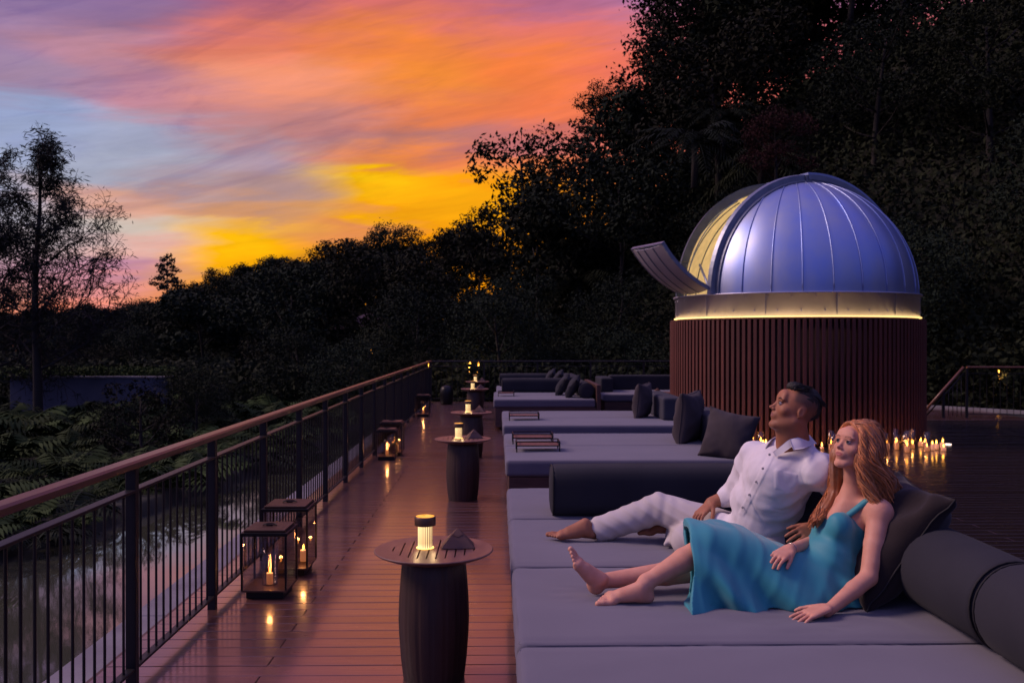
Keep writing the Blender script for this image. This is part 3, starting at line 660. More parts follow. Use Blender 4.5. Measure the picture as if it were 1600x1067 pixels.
def lantern(loc, w, h, label, n_c=1, rz=0, group=None, which='', energy=1.2, coff=(0,0)):
    root = empty('lantern', loc, label, 'lantern', group, rz=rz); p = .012; hb = .045; a = w/2
    def bx(n, v, m=MT['black'], c=0): mb = MB(); mb.box(*v, c); return mb.build(n, m, root)
    bx('plinth', (-a*.82,-a*.82,0,a*.82,a*.82,hb))
    bx('floor_plate', (-a,-a,hb+.001,a,a,hb+.013), MT['bronze'], .002)
    zt = h-.05
    for x in (-1,1):
        for y in (-1,1): bx('corner_post', (x*a-(p if x>0 else 0), y*a-(p if y>0 else 0), hb+.014, x*a+(0 if x>0 else p), y*a+(0 if y>0 else p), zt-.001))
    bx('top_frame', (-a-.004,-a-.004,zt,a+.004,a+.004,zt+.022), MT['black'], .002)
    bx('lid', (-a*.9,-a*.9,zt+.0225,a*.9,a*.9,zt+.040), MT['bronze'], .003)
    mb = MB(); pts = [(.045*w/.3*math.cos(t_), .02*math.sin(t_)*w/.3, zt+.044+.008*abs(math.sin(t_))) for t_ in np.linspace(0, 2*math.pi, 15)]; mb.tube(pts, .0035, 6, cap=False); mb.box(-.02,-.012,zt+.0401,.02,.012,zt+.046); mb.build('handle', MT['black'], root)
    g = .002
    for x0,y0,x1,y1 in ((-a+p+.001,-a+.005,a-p-.001,-a+.005+g),(-a+p+.001,a-.005-g,a-p-.001,a-.005),(-a+.005,-a+p+.001,-a+.005+g,a-p-.001),(a-.005-g,-a+p+.001,a-.005,a-p-.001)):
        bx('glass_pane', (x0,y0,hb+.015,x1,y1,zt-.002), MT['glass'])
    mb = MB(); mb.lathe([(w*.17,hb+.015),(w*.17,zt-.10),(w*.17-.002,zt-.10),(w*.17-.002,hb+.015)], 24); mb.build('glass_chimney', MT['glass_clear'], root)
    for k in range(n_c):
        dx, dy = (coff if k == 0 else (.06, .07))
        candle((loc[0]+dx, loc[1]+dy, loc[2]+hb+.0125), .022, h*.17+.01*k, 'white candle burning inside '+which+(', the rear one' if k else ''), energy=energy if k == 0 else 0, fs=.85, glass=0)
lantern((-1.50, 5.93, .003), .295, .455, 'smaller front lantern of the near pair, dark metal with glass panes', rz=R(-1), which='the small front lantern of the near pair', group='candle lanterns along the railing')
lantern((-1.50, 6.50, .003), .325, .505, 'taller rear lantern of the near pair beside the railing', which='the tall rear lantern of the near pair', group='candle lanterns along the railing', coff=(.09,.03))
lantern((-1.535, 12.5, .003), .27, .44, 'front lantern of the middle pair beside the railing', 1, which='the front lantern of the middle pair', group='candle lanterns along the railing', energy=1.6)
lantern((-1.52, 12.98, .003), .32, .50, 'rear lantern of the middle pair beside the railing', which='the rear lantern of the middle pair', group='candle lanterns along the railing', coff=(.07,0))
lantern((-1.60, 19.4, .003), .29, .48, 'single far lantern standing alone near the deck corner', which='the far lantern near the deck corner', group='candle lanterns along the railing', energy=2)
rk = MB(); rk.lathe([(.13,0),(.155,.02),(.165,.14),(.175,.26),(.165,.38),(.12,.45),(.05,.475),(0,.48)], 20); rk.build('garden_urn', MT['black'], loc=(-1.30,23.0,.003)); tag(bpy.data.objects['garden_urn'], 'dark rounded squat urn at the far corner of the deck', 'urn')

# ================================================================== observatory
OX, OY = 5.29, 15.94
obs = empty('observatory', (OX, OY, 0), 'round observatory with dark red wooden drum and silver ribbed dome, its shutter open', 'observatory')
RD = 2.17; ZD = 1.985
mb = MB(); mb.lathe([(RD-.07,.0),(RD-.07,ZD)], 72); mb.build('drum_core', mat('drum_backing', (.030,.009,.008), .8), obs)
nb = 144; bm_ = MB(); bm_.box(-.028, -.022, .03, .028, .022, ZD-.005, .004); bme = bm_.mesh('batten'); bme.materials.append(MT['batten'])
for k in range(nb):
    a = 2*math.pi*(k+.5)/nb; o = bpy.data.objects.new('batten', bme); COL.objects.link(o); o.parent = obs
    o.location = ((RD-.022)*math.cos(a), (RD-.022)*math.sin(a), 0); o.rotation_euler.z = a+math.pi/2
mb = MB(); mb.lathe([(RD-.06,ZD+.001),(RD-.008,ZD+.002),(RD-.008,ZD+.018),(RD-.06,ZD+.019)], 96); mb.build('drum_cap', MT['batten'], obs)
RB = 2.075; ZB0, ZB1 = ZD+.075, 2.395
mb = MB(); mb.lathe([(RB+.004,ZD+.035),(RB+.022,ZD+.037),(RB+.022,ZD+.053),(RB+.004,ZD+.055)], 96, smooth=False); mb.build('led_strip', MT['led'], obs)
mb = MB(); mb.lathe([(RB-.03,ZD+.02),(RB-.03,ZB0-.01),(RB,ZB0-.005),(RB,ZB1),(RB+.035,ZB1+.002),(RB+.035,ZB1+.022),(RB-.06,ZB1+.024)], 108); o = mb.build('metal_band', MT['band'], obs)
for k in range(36):
    a = 2*math.pi*(k+.5)/36; mb = MB() if k == 0 else None
    if k == 0:
        mb.lathe([(0,-.004),(.011,-.003),(.009,.004),(0,.006)], 8); rv = mb.mesh('rivet'); rv.materials.append(MT['band'])
    for zz, off in ((ZB0+.06, 0), (ZB1-.055, .6)):
        b_ = a+off*2*math.pi/36
        if math.sin(b_) > .25: continue
        r_ = bpy.data.objects.new('rivet', rv); COL.objects.link(r_); r_.parent = obs; r_.location = ((RB+.003)*math.cos(b_), (RB+.003)*math.sin(b_), zz); r_.rotation_euler = (0, math.pi/2, b_)
for k in range(12):
    a = 2*math.pi*k/12; mb = MB(); mb.box(-.004,-.0015,ZB0,.004,.0015,ZB1-.001); s_ = mb.build('band_seam', MT['rib'], obs, ((RB+.0015)*math.cos(a),(RB+.0015)*math.sin(a),0)); s_.rotation_euler.z = a+math.pi/2
RS = 2.045; ZS = ZB1+.02; AD = R(200); dv = np.array([math.cos(AD), math.sin(AD), 0]); nv = np.array([-math.sin(AD), math.cos(AD), 0]); nv = -nv if nv[1] < 0 else nv; SW = .48
def sph(az_, e, r_): return (r_*math.cos(e)*math.cos(az_), r_*math.cos(e)*math.sin(az_), ZS+r_*math.sin(e))
NG = 27
def gore(k, thick=.012):
    out = []
    base = bmesh.new(); na, ne = 6, 26; g0 = 2*math.pi*k/NG+.04; g1 = 2*math.pi*(k+1)/NG+.04; ids = []
    for i in range(na+1):
        col = []
        for j in range(ne+1):
            az_ = g0+(g1-g0)*i/na; e = (math.pi/2-.012)*j/ne; col.append(base.verts.new(sph(az_, e, RS+.006*math.sin(math.pi*i/na))))
        ids.append(col)
    for i in range(na):
        for j in range(ne): base.faces.new((ids[i][j], ids[i+1][j], ids[i+1][j+1], ids[i][j+1]))
    for mode in range(3):
        b = base.copy(); n3 = Vector(nv)
        def cut(co, no):
            bmesh.ops.bisect_plane(b, geom=b.verts[:]+b.edges[:]+b.faces[:], plane_co=co, plane_no=no, clear_outer=True)
        if mode == 0: cut(-n3*SW, n3)
        elif mode == 1: cut(n3*SW, -n3)
        else: cut(n3*SW, n3); cut(-n3*SW, -n3); cut(-Vector(dv)*.25, Vector(dv))
        if len(b.faces): out.append(b)
        else: b.free()
    if not out: return
    f = bmesh.new()
    for b in out:
        me = bpy.data.meshes.new('t'); b.to_mesh(me); f.from_mesh(me); bpy.data.meshes.remove(me); b.free()
    base.free()
    # inner lining
    g = bmesh.ops.duplicate(f, geom=f.verts[:]+f.edges[:]+f.faces[:]); vv = [e for e in g['geom'] if isinstance(e, bmesh.types.BMVert)]; ff = [e for e in g['geom'] if isinstance(e, bmesh.types.BMFace)]
    for v in vv: c = Vector((0,0,ZS)); v.co = c+(v.co-c)*(1-.03/RS)
    bmesh.ops.reverse_faces(f, faces=ff)
    for q in ff: q.material_index = 1
    me = bpy.data.meshes.new('dome_panel'); f.to_mesh(me); f.free(); me.materials.append(MT['dome']); me.materials.append(MT['dome_in'])
    link('dome_panel', me, None, obs, smooth=True)
for k in range(NG): gore(k)
for k in range(NG):   # standing seams
    az_ = 2*math.pi*k/NG+.04; mb = MB(); seg = []
    for j in range(25):
        p = sph(az_, (math.pi/2-.03)*j/24, RS+.006); q = np.array(p[:3]); inside = abs(q@nv - 0) < SW+.03 and (q@dv) > -.28
        if inside:
            if len(seg) > 1: mb.tube(seg, .011, 5)
            seg = []
        else: seg.append(p)
    if len(seg) > 1: mb.tube(seg, .011, 5)
    if mb.v: mb.build('dome_seam', MT['dome'], obs)
    if math.sin(az_) > -.2:
        mb = MB(); mb.tube([sph(az_, (math.pi/2-.5)*j/16, RS-.036) for j in range(17)], .010, 5); mb.build('inner_seam', MT['rail_dark'], obs)
def arc_strip(n0, n1, r0, r1, t0_, t1_, m, name, ns=40, parent=obs, xf=None):
    """curved box between two offsets across the slit, swept over the top: angle 0 = base on the slit side, 180 = far base"""
    vs = []; fs = []
    for i in range(ns+1):
        t_ = t0_+(t1_-t0_)*i/ns
        for (nn_, rr) in ((n0,r0),(n1,r0),(n1,r1),(n0,r1)):
            rr = math.sqrt(rr*rr-min(abs(nn_), .6)**2); p = dv*rr*math.cos(t_)+nv*nn_; vs.append((p[0], p[1], ZS+rr*math.sin(t_)))
    for i in range(ns):
        for k in range(4): j=(k+1)%4; fs.append((i*4+k,i*4+j,i*4+4+j,i*4+4+k))
    fs += [(3,2,1,0), tuple(ns*4+k for k in range(4))]
    if xf: vs = [xf(Vector(v)) for v in vs]
    bm = bmesh.new(); me = bpy.data.meshes.new(name); me.from_pydata([tuple(v) for v in vs], [], fs); bm.from_mesh(me); bmesh.ops.recalc_face_normals(bm, faces=bm.faces); bm.to_mesh(me); bm.free()
    return link(name, me, m, parent)
for s_ in (-1, 1):
    arc_strip(s_*(SW-.01), s_*(SW+.07), RS-.03, RS+.115, 0, math.pi, MT['rail_dark'] if s_ > 0 else MT['rib'], 'slit_rail', 60)
    arc_strip(s_*(SW+.071), s_*(SW+.13), RS+.01, RS+.028, 0, math.pi, MT['rib'], 'rail_flange', 60)
arc_strip(-SW-.10, SW+.10, RS+.125, RS+.16, R(86), R(176), MT['dome'], 'upper_shutter', 40)
for s_ in (-1, 1): arc_strip(s_*(SW+.08), s_*(SW+.11), RS+.04, RS+.124, R(86), R(176), MT['rib'], 'shutter_side', 40)
arc_strip(-SW-.1, SW+.1, RS+.02, RS+.12, R(84.8), R(85.9), MT['rib'], 'shutter_end', 2)
# dropped lower flap: same curved strip swung outward about its hinge at the base
hp = Vector((*(dv[:2]*(RS+.05)), ZS+.0)); axis = Vector(nv); FA = R(-68)
sgn = 1
Mrot = Matrix.Rotation(sgn*FA, 3, axis)
test = Mrot @ Vector((0,0,1))
if test.dot(Vector(dv)) < 0: Mrot = Matrix.Rotation(-FA, 3, axis)
xf = lambda v: hp+Mrot@(v-hp)
for i in range(4):
    a0 = -SW-.03+1.02*i/4; arc_strip(a0+.003, a0+.252, RS+.03, RS+.045, R(1), R(33), MT['flap'], 'flap_panel', 14, xf=xf)
for i in range(5): a0 = -SW-.03+1.02*i/4; arc_strip(a0-.006, a0+.010, RS-.005, RS+.056, R(1), R(33), MT['rib'], 'flap_rib', 14, xf=xf)
arc_strip(-SW-.038, SW+.042, RS-.005, RS+.056, R(33.1), R(34), MT['rib'], 'flap_edge', 2, xf=xf)
# telescope inside the slit
tb = MB(); d3 = Vector((dv[0]*.75, dv[1]*.75, .66)).normalized(); c0 = Vector((dv[0]*.7, dv[1]*.7, ZS+.05)); tb.tube([c0-d3*.5, c0+d3*.75], .16, 20)
tube_o = tb.build('telescope', MT['black'], loc=(OX, OY, 0)); tag(tube_o, 'dark telescope tube half seen inside the open slit of the dome', 'telescope')
mb = MB(); b0 = Vector(dv)*1.86+Vector(nv)*(-.30); mb.box(b0.x-.05, b0.y-.07, ZS-.02, b0.x+.05, b0.y+.07, ZS+.42, .005); mb.build('control_box', MT['leather'], obs)
mb = MB(); e1 = Vector(dv)*1.98+Vector(nv)*(-.38)+Vector((0,0,ZS+.05)); e2 = Vector(dv)*1.78+Vector(nv)*.25+Vector((0,0,ZS+.55)); mb.tube([e1, e2], .022, 8); mb.build('actuator_arm', MT['rib'], obs)
mb = MB(); mb.tube([xf(Vector(dv)*(RS*math.cos(R(26)))+Vector(nv)*.3+Vector((0,0,ZS+RS*math.sin(R(26))))), Vector(dv)*1.85+Vector(nv)*.44+Vector((0,0,ZS+.62))], .006, 5); mb.build('flap_cable', MT['black'], obs)
mb = MB(); mb.lathe([(0,0),(RB-.05,0)], 40, cz=ZB1-.3); mb.build('inner_floor', MT['dome_in'], obs)
lamp('dome_light', obs, (.5, .35, ZS+.25), 120, (1,.80,.48), .25)
tag(obs, group=None)
# a few warm points that wash the battens
rings = []
kk = 0
for k in range(90):
    a = R(-133+ (k/89)*78+rnd.uniform(-1.5,1.5)); r_ = RD+.16+abs(rnd.gauss(0,.26)); x, y = OX+r_*math.cos(a), OY+r_*math.sin(a)
    if any((x-p)**2+(y-q)**2 < .115**2 for p, q in rings): continue
    if k > 72: r_ += rnd.uniform(0,.25); x, y = OX+r_*math.cos(a), OY+r_*math.sin(a)
    rings.append((x, y)); gl = rnd.random() < .4; hh = rnd.uniform(.04,.115)
    candle((x, y, .003), rnd.uniform(.026,.040), hh, 'lit candle in a glass cylinder among the cluster at the foot of the wooden drum' if gl else 'bare lit candle among the cluster at the foot of the wooden drum',
           glass=rnd.uniform(.2,.3) if gl else 0, group='glass candles at the drum' if gl else 'bare candles at the drum', energy=1.4 if kk % 4 == 0 else 0, fs=rnd.uniform(1.1,1.55)); kk += 1

# ================================================================== garden lights and pavilion beyond the deck
def garden_light(loc, h, label, e=4):
    root = empty('garden_light', loc, label, 'garden light')
    mb = MB(); mb.tube([(0,0,0),(0,0,h*.6)], .03, 8); mb.build('post', MT['black'], root)
    mb = MB(); mb.lathe([(.028,h*.6),(.034,h*.62),(.034,h*.96),(.02,h)], 12); mb.build('lit_head', MT['warmlamp'], root)
    lamp('light', root, (0,-.1,h*.8), e, (1,.6,.2), .04)
for px_, py_, Y, lb in ((734,578,27.5,'left one of two warm lights just beyond the end railing'),(747,578,27.5,'right one of two warm lights just beyond the end railing'),(668,578,26,'warm light glowing beyond the deck corner'),(1560,588,24,'left warm light behind the far right railing'),(1571,588,24,'right warm light behind the far right railing')):
    p = PX(px_, py_, Y); garden_light((p.x, p.y, p.z-.55), .8, lb, 5)
pv = empty('pavilion', (0,0,0), 'distant small pavilion with a lit orange doorway and eave below the hill', 'pavilion')
p = PX(590, 560, 46); pv.location = (p.x, p.y, p.z)
mb = MB(); mb.box(-1.6,-1,0,1.6,1,1.5,.02); mb.build('wall', MT['wall_blue'], pv)
mb = MB(); mb.add([(-2.1,-1.5,1.5),(2.1,-1.5,1.5),(2.1,1.5,1.5),(-2.1,1.5,1.5),(-.6,0,2.3),(.6,0,2.3)], [(0,3,2,1),(0,1,5,4),(2,3,4,5),(1,2,5),(3,0,4)]); mb.build('roof', MT['base_wood'], pv)
mb = MB(); mb.box(-.25,-1.03,.1,.05,-1.005,1.2); mb.build('lit_doorway', MT['warmlamp'], pv)
mb = MB(); mb.box(-.9,-1.42,1.44,1.3,-1.38,1.49); mb.build('lit_eave', mat('eave_glow', (.5,.2,.05), .5, emit=(200,80,20), estr=.8), pv)
# ================================================================== vegetation
def leaves(centers, n, size, g, up=.35, flat=.5, shell=.55):
    """n folded diamond leaves spread through a set of ellipsoid lobes (x,y,z,rx,ry,rz)"""
    C_ = np.array(centers); w = (C_[:,3]*C_[:,4]*C_[:,5])**(2/3); idx = g.choice(len(C_), n, p=w/w.sum())
    d = g.normal(size=(n,3)); d /= np.linalg.norm(d, axis=1, keepdims=True); rad = shell+(1-shell)*g.random(n)**.7
    rad *= 1+.16*g.normal(size=n)*(g.random(n) < .35)
    P = C_[idx,:3]+d*rad[:,None]*C_[idx,3:6]
    nrm = d*.6+g.normal(size=(n,3))*.6+np.array([0,0,up]); nrm /= np.linalg.norm(nrm, axis=1, keepdims=True)
    a = np.cross(nrm, g.normal(size=(n,3))); a /= np.linalg.norm(a, axis=1, keepdims=True); b = np.cross(nrm, a)
    s = size*(.55+.9*g.random(n))[:,None]
    V = np.stack([P-a*s*.5, P+b*s*flat*.5-nrm*s*.08, P+a*s*.5-nrm*s*.16, P-b*s*flat*.5-nrm*s*.08], 1).reshape(-1,3)
    return V, np.arange(n*4).reshape(n,4)
def limb_tree(g, h, r, nl, spread):
    """tapered trunk with limbs; returns MB and lobe list"""
    mb = MB(); lobes = []
    lean = g.normal(size=2)*.04*h; tp = [(lean[0]*t_**2+.05*h*math.sin(t_*5)*.2, lean[1]*t_**2, h*.8*t_) for t_ in np.linspace(0,1,7)]
    mb.tube(tp, [r*(1-.8*t_)+.01 for t_ in np.linspace(0,1,7)], 7)
    for k in range(nl):
        f = .35+.65*(k+.5)/nl; p0_ = Vector(tp[min(int(f*6),6)]); an = k*2.4+g.random(); ln = spread*(1.15-.55*f)*(.7+.5*g.random()); up_ = .35+.5*f
        e = p0_+Vector((math.cos(an)*ln, math.sin(an)*ln, ln*up_)); m_ = p0_.lerp(e, .5)+Vector((0,0,-.06*ln))
        mb.tube([p0_, m_, e], [r*.4*(1-.4*f), r*.25*(1-.4*f), r*.07], 5)
        q = spread*(.30+.28*g.random()); lobes.append((e.x, e.y, e.z+.1*q, q, q, q*(.6+.3*g.random())))
    lobes.append((tp[-1][0], tp[-1][1], h*.86, spread*.42, spread*.42, h*.15))
    return mb, lobes
PROTO = []
def proto(seed, h, spread, nleaf, leaf, matn, nl=10, flat=.5, shell=.5, split=2.0):
    g = np.random.default_rng(seed); mb, lobes = limb_tree(g, h, .035*h*.6, nl, spread)
    # break lobes into smaller clumps so that the outline is ragged
    sub = []
    for L_ in lobes:
        for _ in range(4):
            d = g.normal(size=3); d /= np.linalg.norm(d); q = L_[3]*(.32+.3*g.random()); sub.append((L_[0]+d[0]*L_[3]*.8, L_[1]+d[1]*L_[3]*.8, L_[2]+d[2]*L_[5]*.8, q, q, q*.75))
    V1, F1 = leaves(lobes, nleaf//2, leaf, g, flat=flat, shell=shell); V2, F2 = leaves(sub, nleaf//2, leaf*.85, g, flat=flat, shell=.2)
    me = npmesh('crown', np.concatenate([V1,V2]), np.concatenate([F1,F2+len(V1)])); me.materials.append(MT[matn])
    tm = mb.mesh('trunk'); tm.materials.append(MT['bark']); PROTO.append((me, tm, h)); return len(PROTO)-1
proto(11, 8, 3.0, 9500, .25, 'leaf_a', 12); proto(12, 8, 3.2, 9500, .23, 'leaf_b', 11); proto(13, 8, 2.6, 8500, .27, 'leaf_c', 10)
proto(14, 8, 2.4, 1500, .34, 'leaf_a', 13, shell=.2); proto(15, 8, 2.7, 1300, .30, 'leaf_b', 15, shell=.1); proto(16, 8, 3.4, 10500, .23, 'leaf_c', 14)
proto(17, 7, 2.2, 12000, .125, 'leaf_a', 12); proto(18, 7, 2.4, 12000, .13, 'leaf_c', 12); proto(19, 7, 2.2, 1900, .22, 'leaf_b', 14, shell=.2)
def put_tree(k, x, y, z, s, label, group=None, name='forest_tree', sz=1, cat='tree'):
    me, tm, h = PROTO[k]; root = empty(name, (x, y, z), label, cat, group, rz=rnd.uniform(0, 6.28)); root.scale = (s, s, s*sz)
    c = bpy.data.objects.new('crown', me); COL.objects.link(c); c.parent = root
    t_ = bpy.data.objects.new('trunk', tm); COL.objects.link(t_); t_.parent = root; return root
GL = 'dark broadleaf tree of the forest covering the hillside'; GR = 'trees of the hillside forest'
placed = []
def try_tree(x, y, dmin, kinds, s, **kw):
    if any((x-a)**2+(y-b)**2 < dmin*dmin for a, b in placed): return
    z = float(ground_h(x, y))-.5; tn, _ = skyline(math.degrees(math.atan2(x, y))); s = min(s, (float(tn)*math.hypot(x, y)*.97+H-z)/(8*1.18))
    if s < .22: return
    placed.append((x, y)); put_tree(rnd.choice(kinds), x, y, z, s, kw.get('label', GL), kw.get('group', GR), sz=kw.get('sz', 1))
# named skyline trees
SKY = [(822,168,50,3,'sparse tree with orange sky showing between its leaves, lowest on the steep skyline',1.1),
       (862,182,51,4,'thin-leaved skyline tree right of the gap with the glowing clouds',1.0),
       (958,96,47,6,'rounded dense tree crown standing proud of the skyline in the middle of the slope',.85),
       (1010,118,45,4,'open-branched tree on the skyline right of the rounded crown',1.0),
       (1075,8,43,3,'tall loose-leaved tree at the top of the slope near the picture top',1.2),
       (505,376,82,4,'small flat-topped tree rising from the low ridge at the left of centre',.72),
       (610,340,76,5,'broad round tree on the ridge where the slope begins to climb',.9),
       (745,306,60,8,'small feathery tree on the ridge under the yellow cloud',.75)]
for px_, py_, Y, k, lb, s in SKY:
    p = PX(px_, py_, Y); s *= .88; hh = PROTO[k][2]*s*1.15; placed.append((p.x, p.y)); put_tree(k, p.x, p.y, p.z-hh, s, lb, None)
# ridge line
a = -44.
while a < 52:
    tn, ds = skyline(a); d = float(ds)*(1+rnd.uniform(-.04,.03)); x, y = d*math.sin(R(a)), d*math.cos(R(a)); top = float(tn)*float(ds)+H
    k = rnd.choice([3,4,3,4,5,3]) if -2 < a < 11 else rnd.choice([0,1,2,5,0,2]); s = rnd.uniform(.68,.98)
    put_tree(k, x, y, top-8*s*1.12-.5+rnd.uniform(-.9,.3), s, 'dark forest tree whose crown makes part of the skyline of the wooded ridge', 'trees along the crest of the wooded ridge'); placed.append((x, y)); a += math.degrees((2.9 if a < 12 else 2.0)/d)
a = 13.
while a < 52:
    tn, ds = skyline(a); d = float(ds)+4.5; s = rnd.uniform(.95,1.2); put_tree(rnd.choice([0,1,2,5]), d*math.sin(R(a)), d*math.cos(R(a)), float(tn)*float(ds)+H-9.2, s*1.25, GL, GR); a += math.degrees(2.3/d)
# slope
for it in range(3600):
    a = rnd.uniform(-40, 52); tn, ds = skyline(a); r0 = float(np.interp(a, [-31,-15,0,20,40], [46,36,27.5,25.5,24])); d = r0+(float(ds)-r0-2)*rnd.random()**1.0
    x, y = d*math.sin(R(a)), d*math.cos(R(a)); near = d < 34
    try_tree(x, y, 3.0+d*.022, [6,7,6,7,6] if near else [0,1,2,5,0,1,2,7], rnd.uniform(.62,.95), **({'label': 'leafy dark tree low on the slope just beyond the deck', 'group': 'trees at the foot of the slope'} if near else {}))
NTREES = len(placed)
# forest floor cover: undergrowth nobody could count
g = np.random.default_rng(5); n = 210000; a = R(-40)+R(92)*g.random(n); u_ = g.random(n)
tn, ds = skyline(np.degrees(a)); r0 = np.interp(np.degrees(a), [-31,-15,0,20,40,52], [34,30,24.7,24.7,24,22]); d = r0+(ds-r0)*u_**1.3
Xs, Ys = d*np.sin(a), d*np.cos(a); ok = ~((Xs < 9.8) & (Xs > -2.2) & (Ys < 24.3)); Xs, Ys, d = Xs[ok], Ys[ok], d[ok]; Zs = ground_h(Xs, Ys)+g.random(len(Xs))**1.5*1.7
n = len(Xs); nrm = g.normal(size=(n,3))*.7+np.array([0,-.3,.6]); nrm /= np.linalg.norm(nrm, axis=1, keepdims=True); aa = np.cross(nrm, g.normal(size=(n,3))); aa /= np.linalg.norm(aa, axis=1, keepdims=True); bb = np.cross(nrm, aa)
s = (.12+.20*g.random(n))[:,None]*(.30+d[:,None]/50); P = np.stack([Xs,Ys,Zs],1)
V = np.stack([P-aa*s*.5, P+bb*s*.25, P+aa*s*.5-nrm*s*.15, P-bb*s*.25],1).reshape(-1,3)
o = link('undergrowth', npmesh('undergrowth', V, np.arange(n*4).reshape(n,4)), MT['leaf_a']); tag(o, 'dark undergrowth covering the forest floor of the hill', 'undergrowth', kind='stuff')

# ---- palms and ferns
def frond(mb_v, mb_f, base, dirv, ln, droop, nleaf=14, lw=.03, ll=.32, g=None):
    base = Vector(base); d = Vector(dirv).normalized(); pts = []
    side = d.cross(Vector((0,0,1))).normalized()
    for i in range(nleaf+1):
        t_ = i/nleaf; p = base+d*ln*t_+Vector((0,0,-droop*ln*t_*t_)); pts.append(p)
    def quad(a, b, c, e): b0 = len(mb_v); mb_v.extend([tuple(a), tuple(b), tuple(c), tuple(e)]); mb_f.append((b0,b0+1,b0+2,b0+3))
    for i in range(nleaf):
        w_ = .012*(1-i/nleaf)+.004; quad(pts[i]-side*w_, pts[i]+side*w_, pts[i+1]+side*w_*.8, pts[i+1]-side*w_*.8)
    for i in range(1, nleaf+1):
        t_ = i/nleaf; l_ = ll*math.sin(math.pi*min(t_*.86+.12, 1))*(.85+.3*g.random()); tan_ = (pts[i]-pts[i-1]).normalized()
        for s_ in (-1, 1):
            dd = (side*s_*.85+tan_*.55+Vector((0,0,-.25-.3*g.random()))).normalized(); m_ = pts[i]+dd*l_*.5; e = pts[i]+dd*l_+Vector((0,0,-.12*l_)); wv = tan_*lw*.5
            quad(pts[i], m_+wv, e, m_-wv)
def clump(seed, n, ln, matn, up=(.4,1.0), droop=(.35,.7), ll=.3, lw=.045, nl=13, base_z=0, spread=0.05):
    g = np.random.default_rng(seed); v, f = [], []
    for k in range(n):
        an = k*2.39996+g.random()*.5; u_ = up[0]+(up[1]-up[0])*g.random(); frond(v, f, (spread*math.cos(an), spread*math.sin(an), base_z), (math.cos(an), math.sin(an), u_), ln*(.7+.5*g.random()), droop[0]+(droop[1]-droop[0])*g.random(), nl, lw, ll, g)
    me = npmesh('fronds', v, f); me.materials.append(MT[matn]); return me
FERN = [clump(31, 15, 1.05, 'leaf_fern'), clump(32, 13, 1.3, 'leaf_c', ll=.36, lw=.06), clump(33, 18, .85, 'leaf_fern', up=(.6,1.6), ll=.22), clump(34, 12, 1.5, 'leaf_fern', ll=.42, lw=.07, up=(.7,1.5))]
PALM = [clump(41, 26, 2.7, 'leaf_c', up=(-.1,1.6), droop=(.45,.9), ll=.6, lw=.06, nl=20, base_z=4.2), clump(42, 24, 2.5, 'leaf_a', up=(-.3,1.2), droop=(.5,1.0), ll=.55, lw=.06, nl=18, base_z=3.4)]
def palm(x, y, z, k, s, label, group=None):
    root = empty('palm_tree', (x, y, z), label, 'palm tree', group, rz=rnd.uniform(0,6)); root.scale = (s,)*3
    link('fronds', PALM[k], None, root); hz = [4.2,3.4][k]; mb = MB(); mb.tube([(0,0,hz-1.5),(.03,.02,hz-.7),(0,0,hz)], [.12,.11,.09], 8); mb.build('trunk', MT['bark'], root)
for px_, py_, Y, k, s, lb in ((1085,215,30,0,1.0,'palm with long drooping fronds on the slope left of the dome top'),(1190,240,32,1,1.1,'palm hanging over the slope behind the dome top'),(1130,180,34,0,.9,'palm higher on the slope above the dome'),
                              (905,430,36,1,1.0,'palm on the lower slope left of the dome'),(905,365,40,0,.9,'palm partway up the slope above the daybeds'),(560,560,40,1,.8,'small spiky palm beyond the end railing')):
    p = PX(px_, py_, Y); palm(p.x, p.y, p.z-[4.4,3.6][k]*s, k, s, lb)
# red-leaved shrub beside the dome top, pale bushes on the slope
put_tree(6, *PX(1212, 330, 29), .5, 'dark red leaved shrub on the slope just above the dome', None, 'red_shrub', cat='shrub').children[0].data
rs = bpy.data.objects['red_shrub']; cme = rs.children[0].data.copy() if rs.children[0].name.startswith('crown') else rs.children[1].data.copy()
cme.materials.clear(); cme.materials.append(MT['leaf_red'])
for c in rs.children:
    if c.name.startswith('crown'): c.data = cme
# bank planting on the left of the canal
FG = 'ferns and fronded shrubs on the canal bank'; FLB = 'green arching fern growing on the canal bank'
pl = []
def wall_zone(x, y): return -15.2 < x < -9.4 and 25.2 < y < 28.5
for it in range(4000):
    y = rnd.uniform(5, 37); x = float(canal_left(y))+.1-abs(rnd.gauss(0, 4.5))
    if x < -.62*y-1 or wall_zone(x, y) or any((x-a)**2+(y-b)**2 < (.30+.026*y)**2 for a, b in pl): continue
    pl.append((x, y)); fk = rnd.choice([0,1,2,3]); me = FERN[fk]; s = rnd.uniform(.65,1.15)*(.42+.030*min(y,30)); dist = float(canal_left(y))-x
    o = link('fern', me, None, None, (x, y, float(ground_h(x, y))-.05+min(dist,.6)*.1)); o.scale = (s,)*3; o.rotation_euler.z = rnd.uniform(0,6.28); tag(o, ['low arching green fern on the canal bank', 'blue-green fern with broad leaflets on the canal bank', 'small upright fern with fine leaflets on the canal bank', 'tall fern with long leaflets on the canal bank'][fk], 'fern', ['low ferns','broad-leaflet ferns','small fine ferns','tall ferns'][fk]+' on the canal bank')
    if len(pl) >= 290: break
for i in range(46):
    x = rnd.uniform(-15.5, -8.0); y = rnd.uniform(20.5, 25.8); o = link('fern', FERN[i % 4], None, None, (x, y, float(ground_h(x, y))-.05)); s = rnd.uniform(1.0,1.6); o.scale = (s,)*3; o.rotation_euler.z = rnd.uniform(0,6.28); tag(o, 'large green fern in front of the blue-grey wall beyond the canal', 'fern', 'ferns in front of the garden wall')
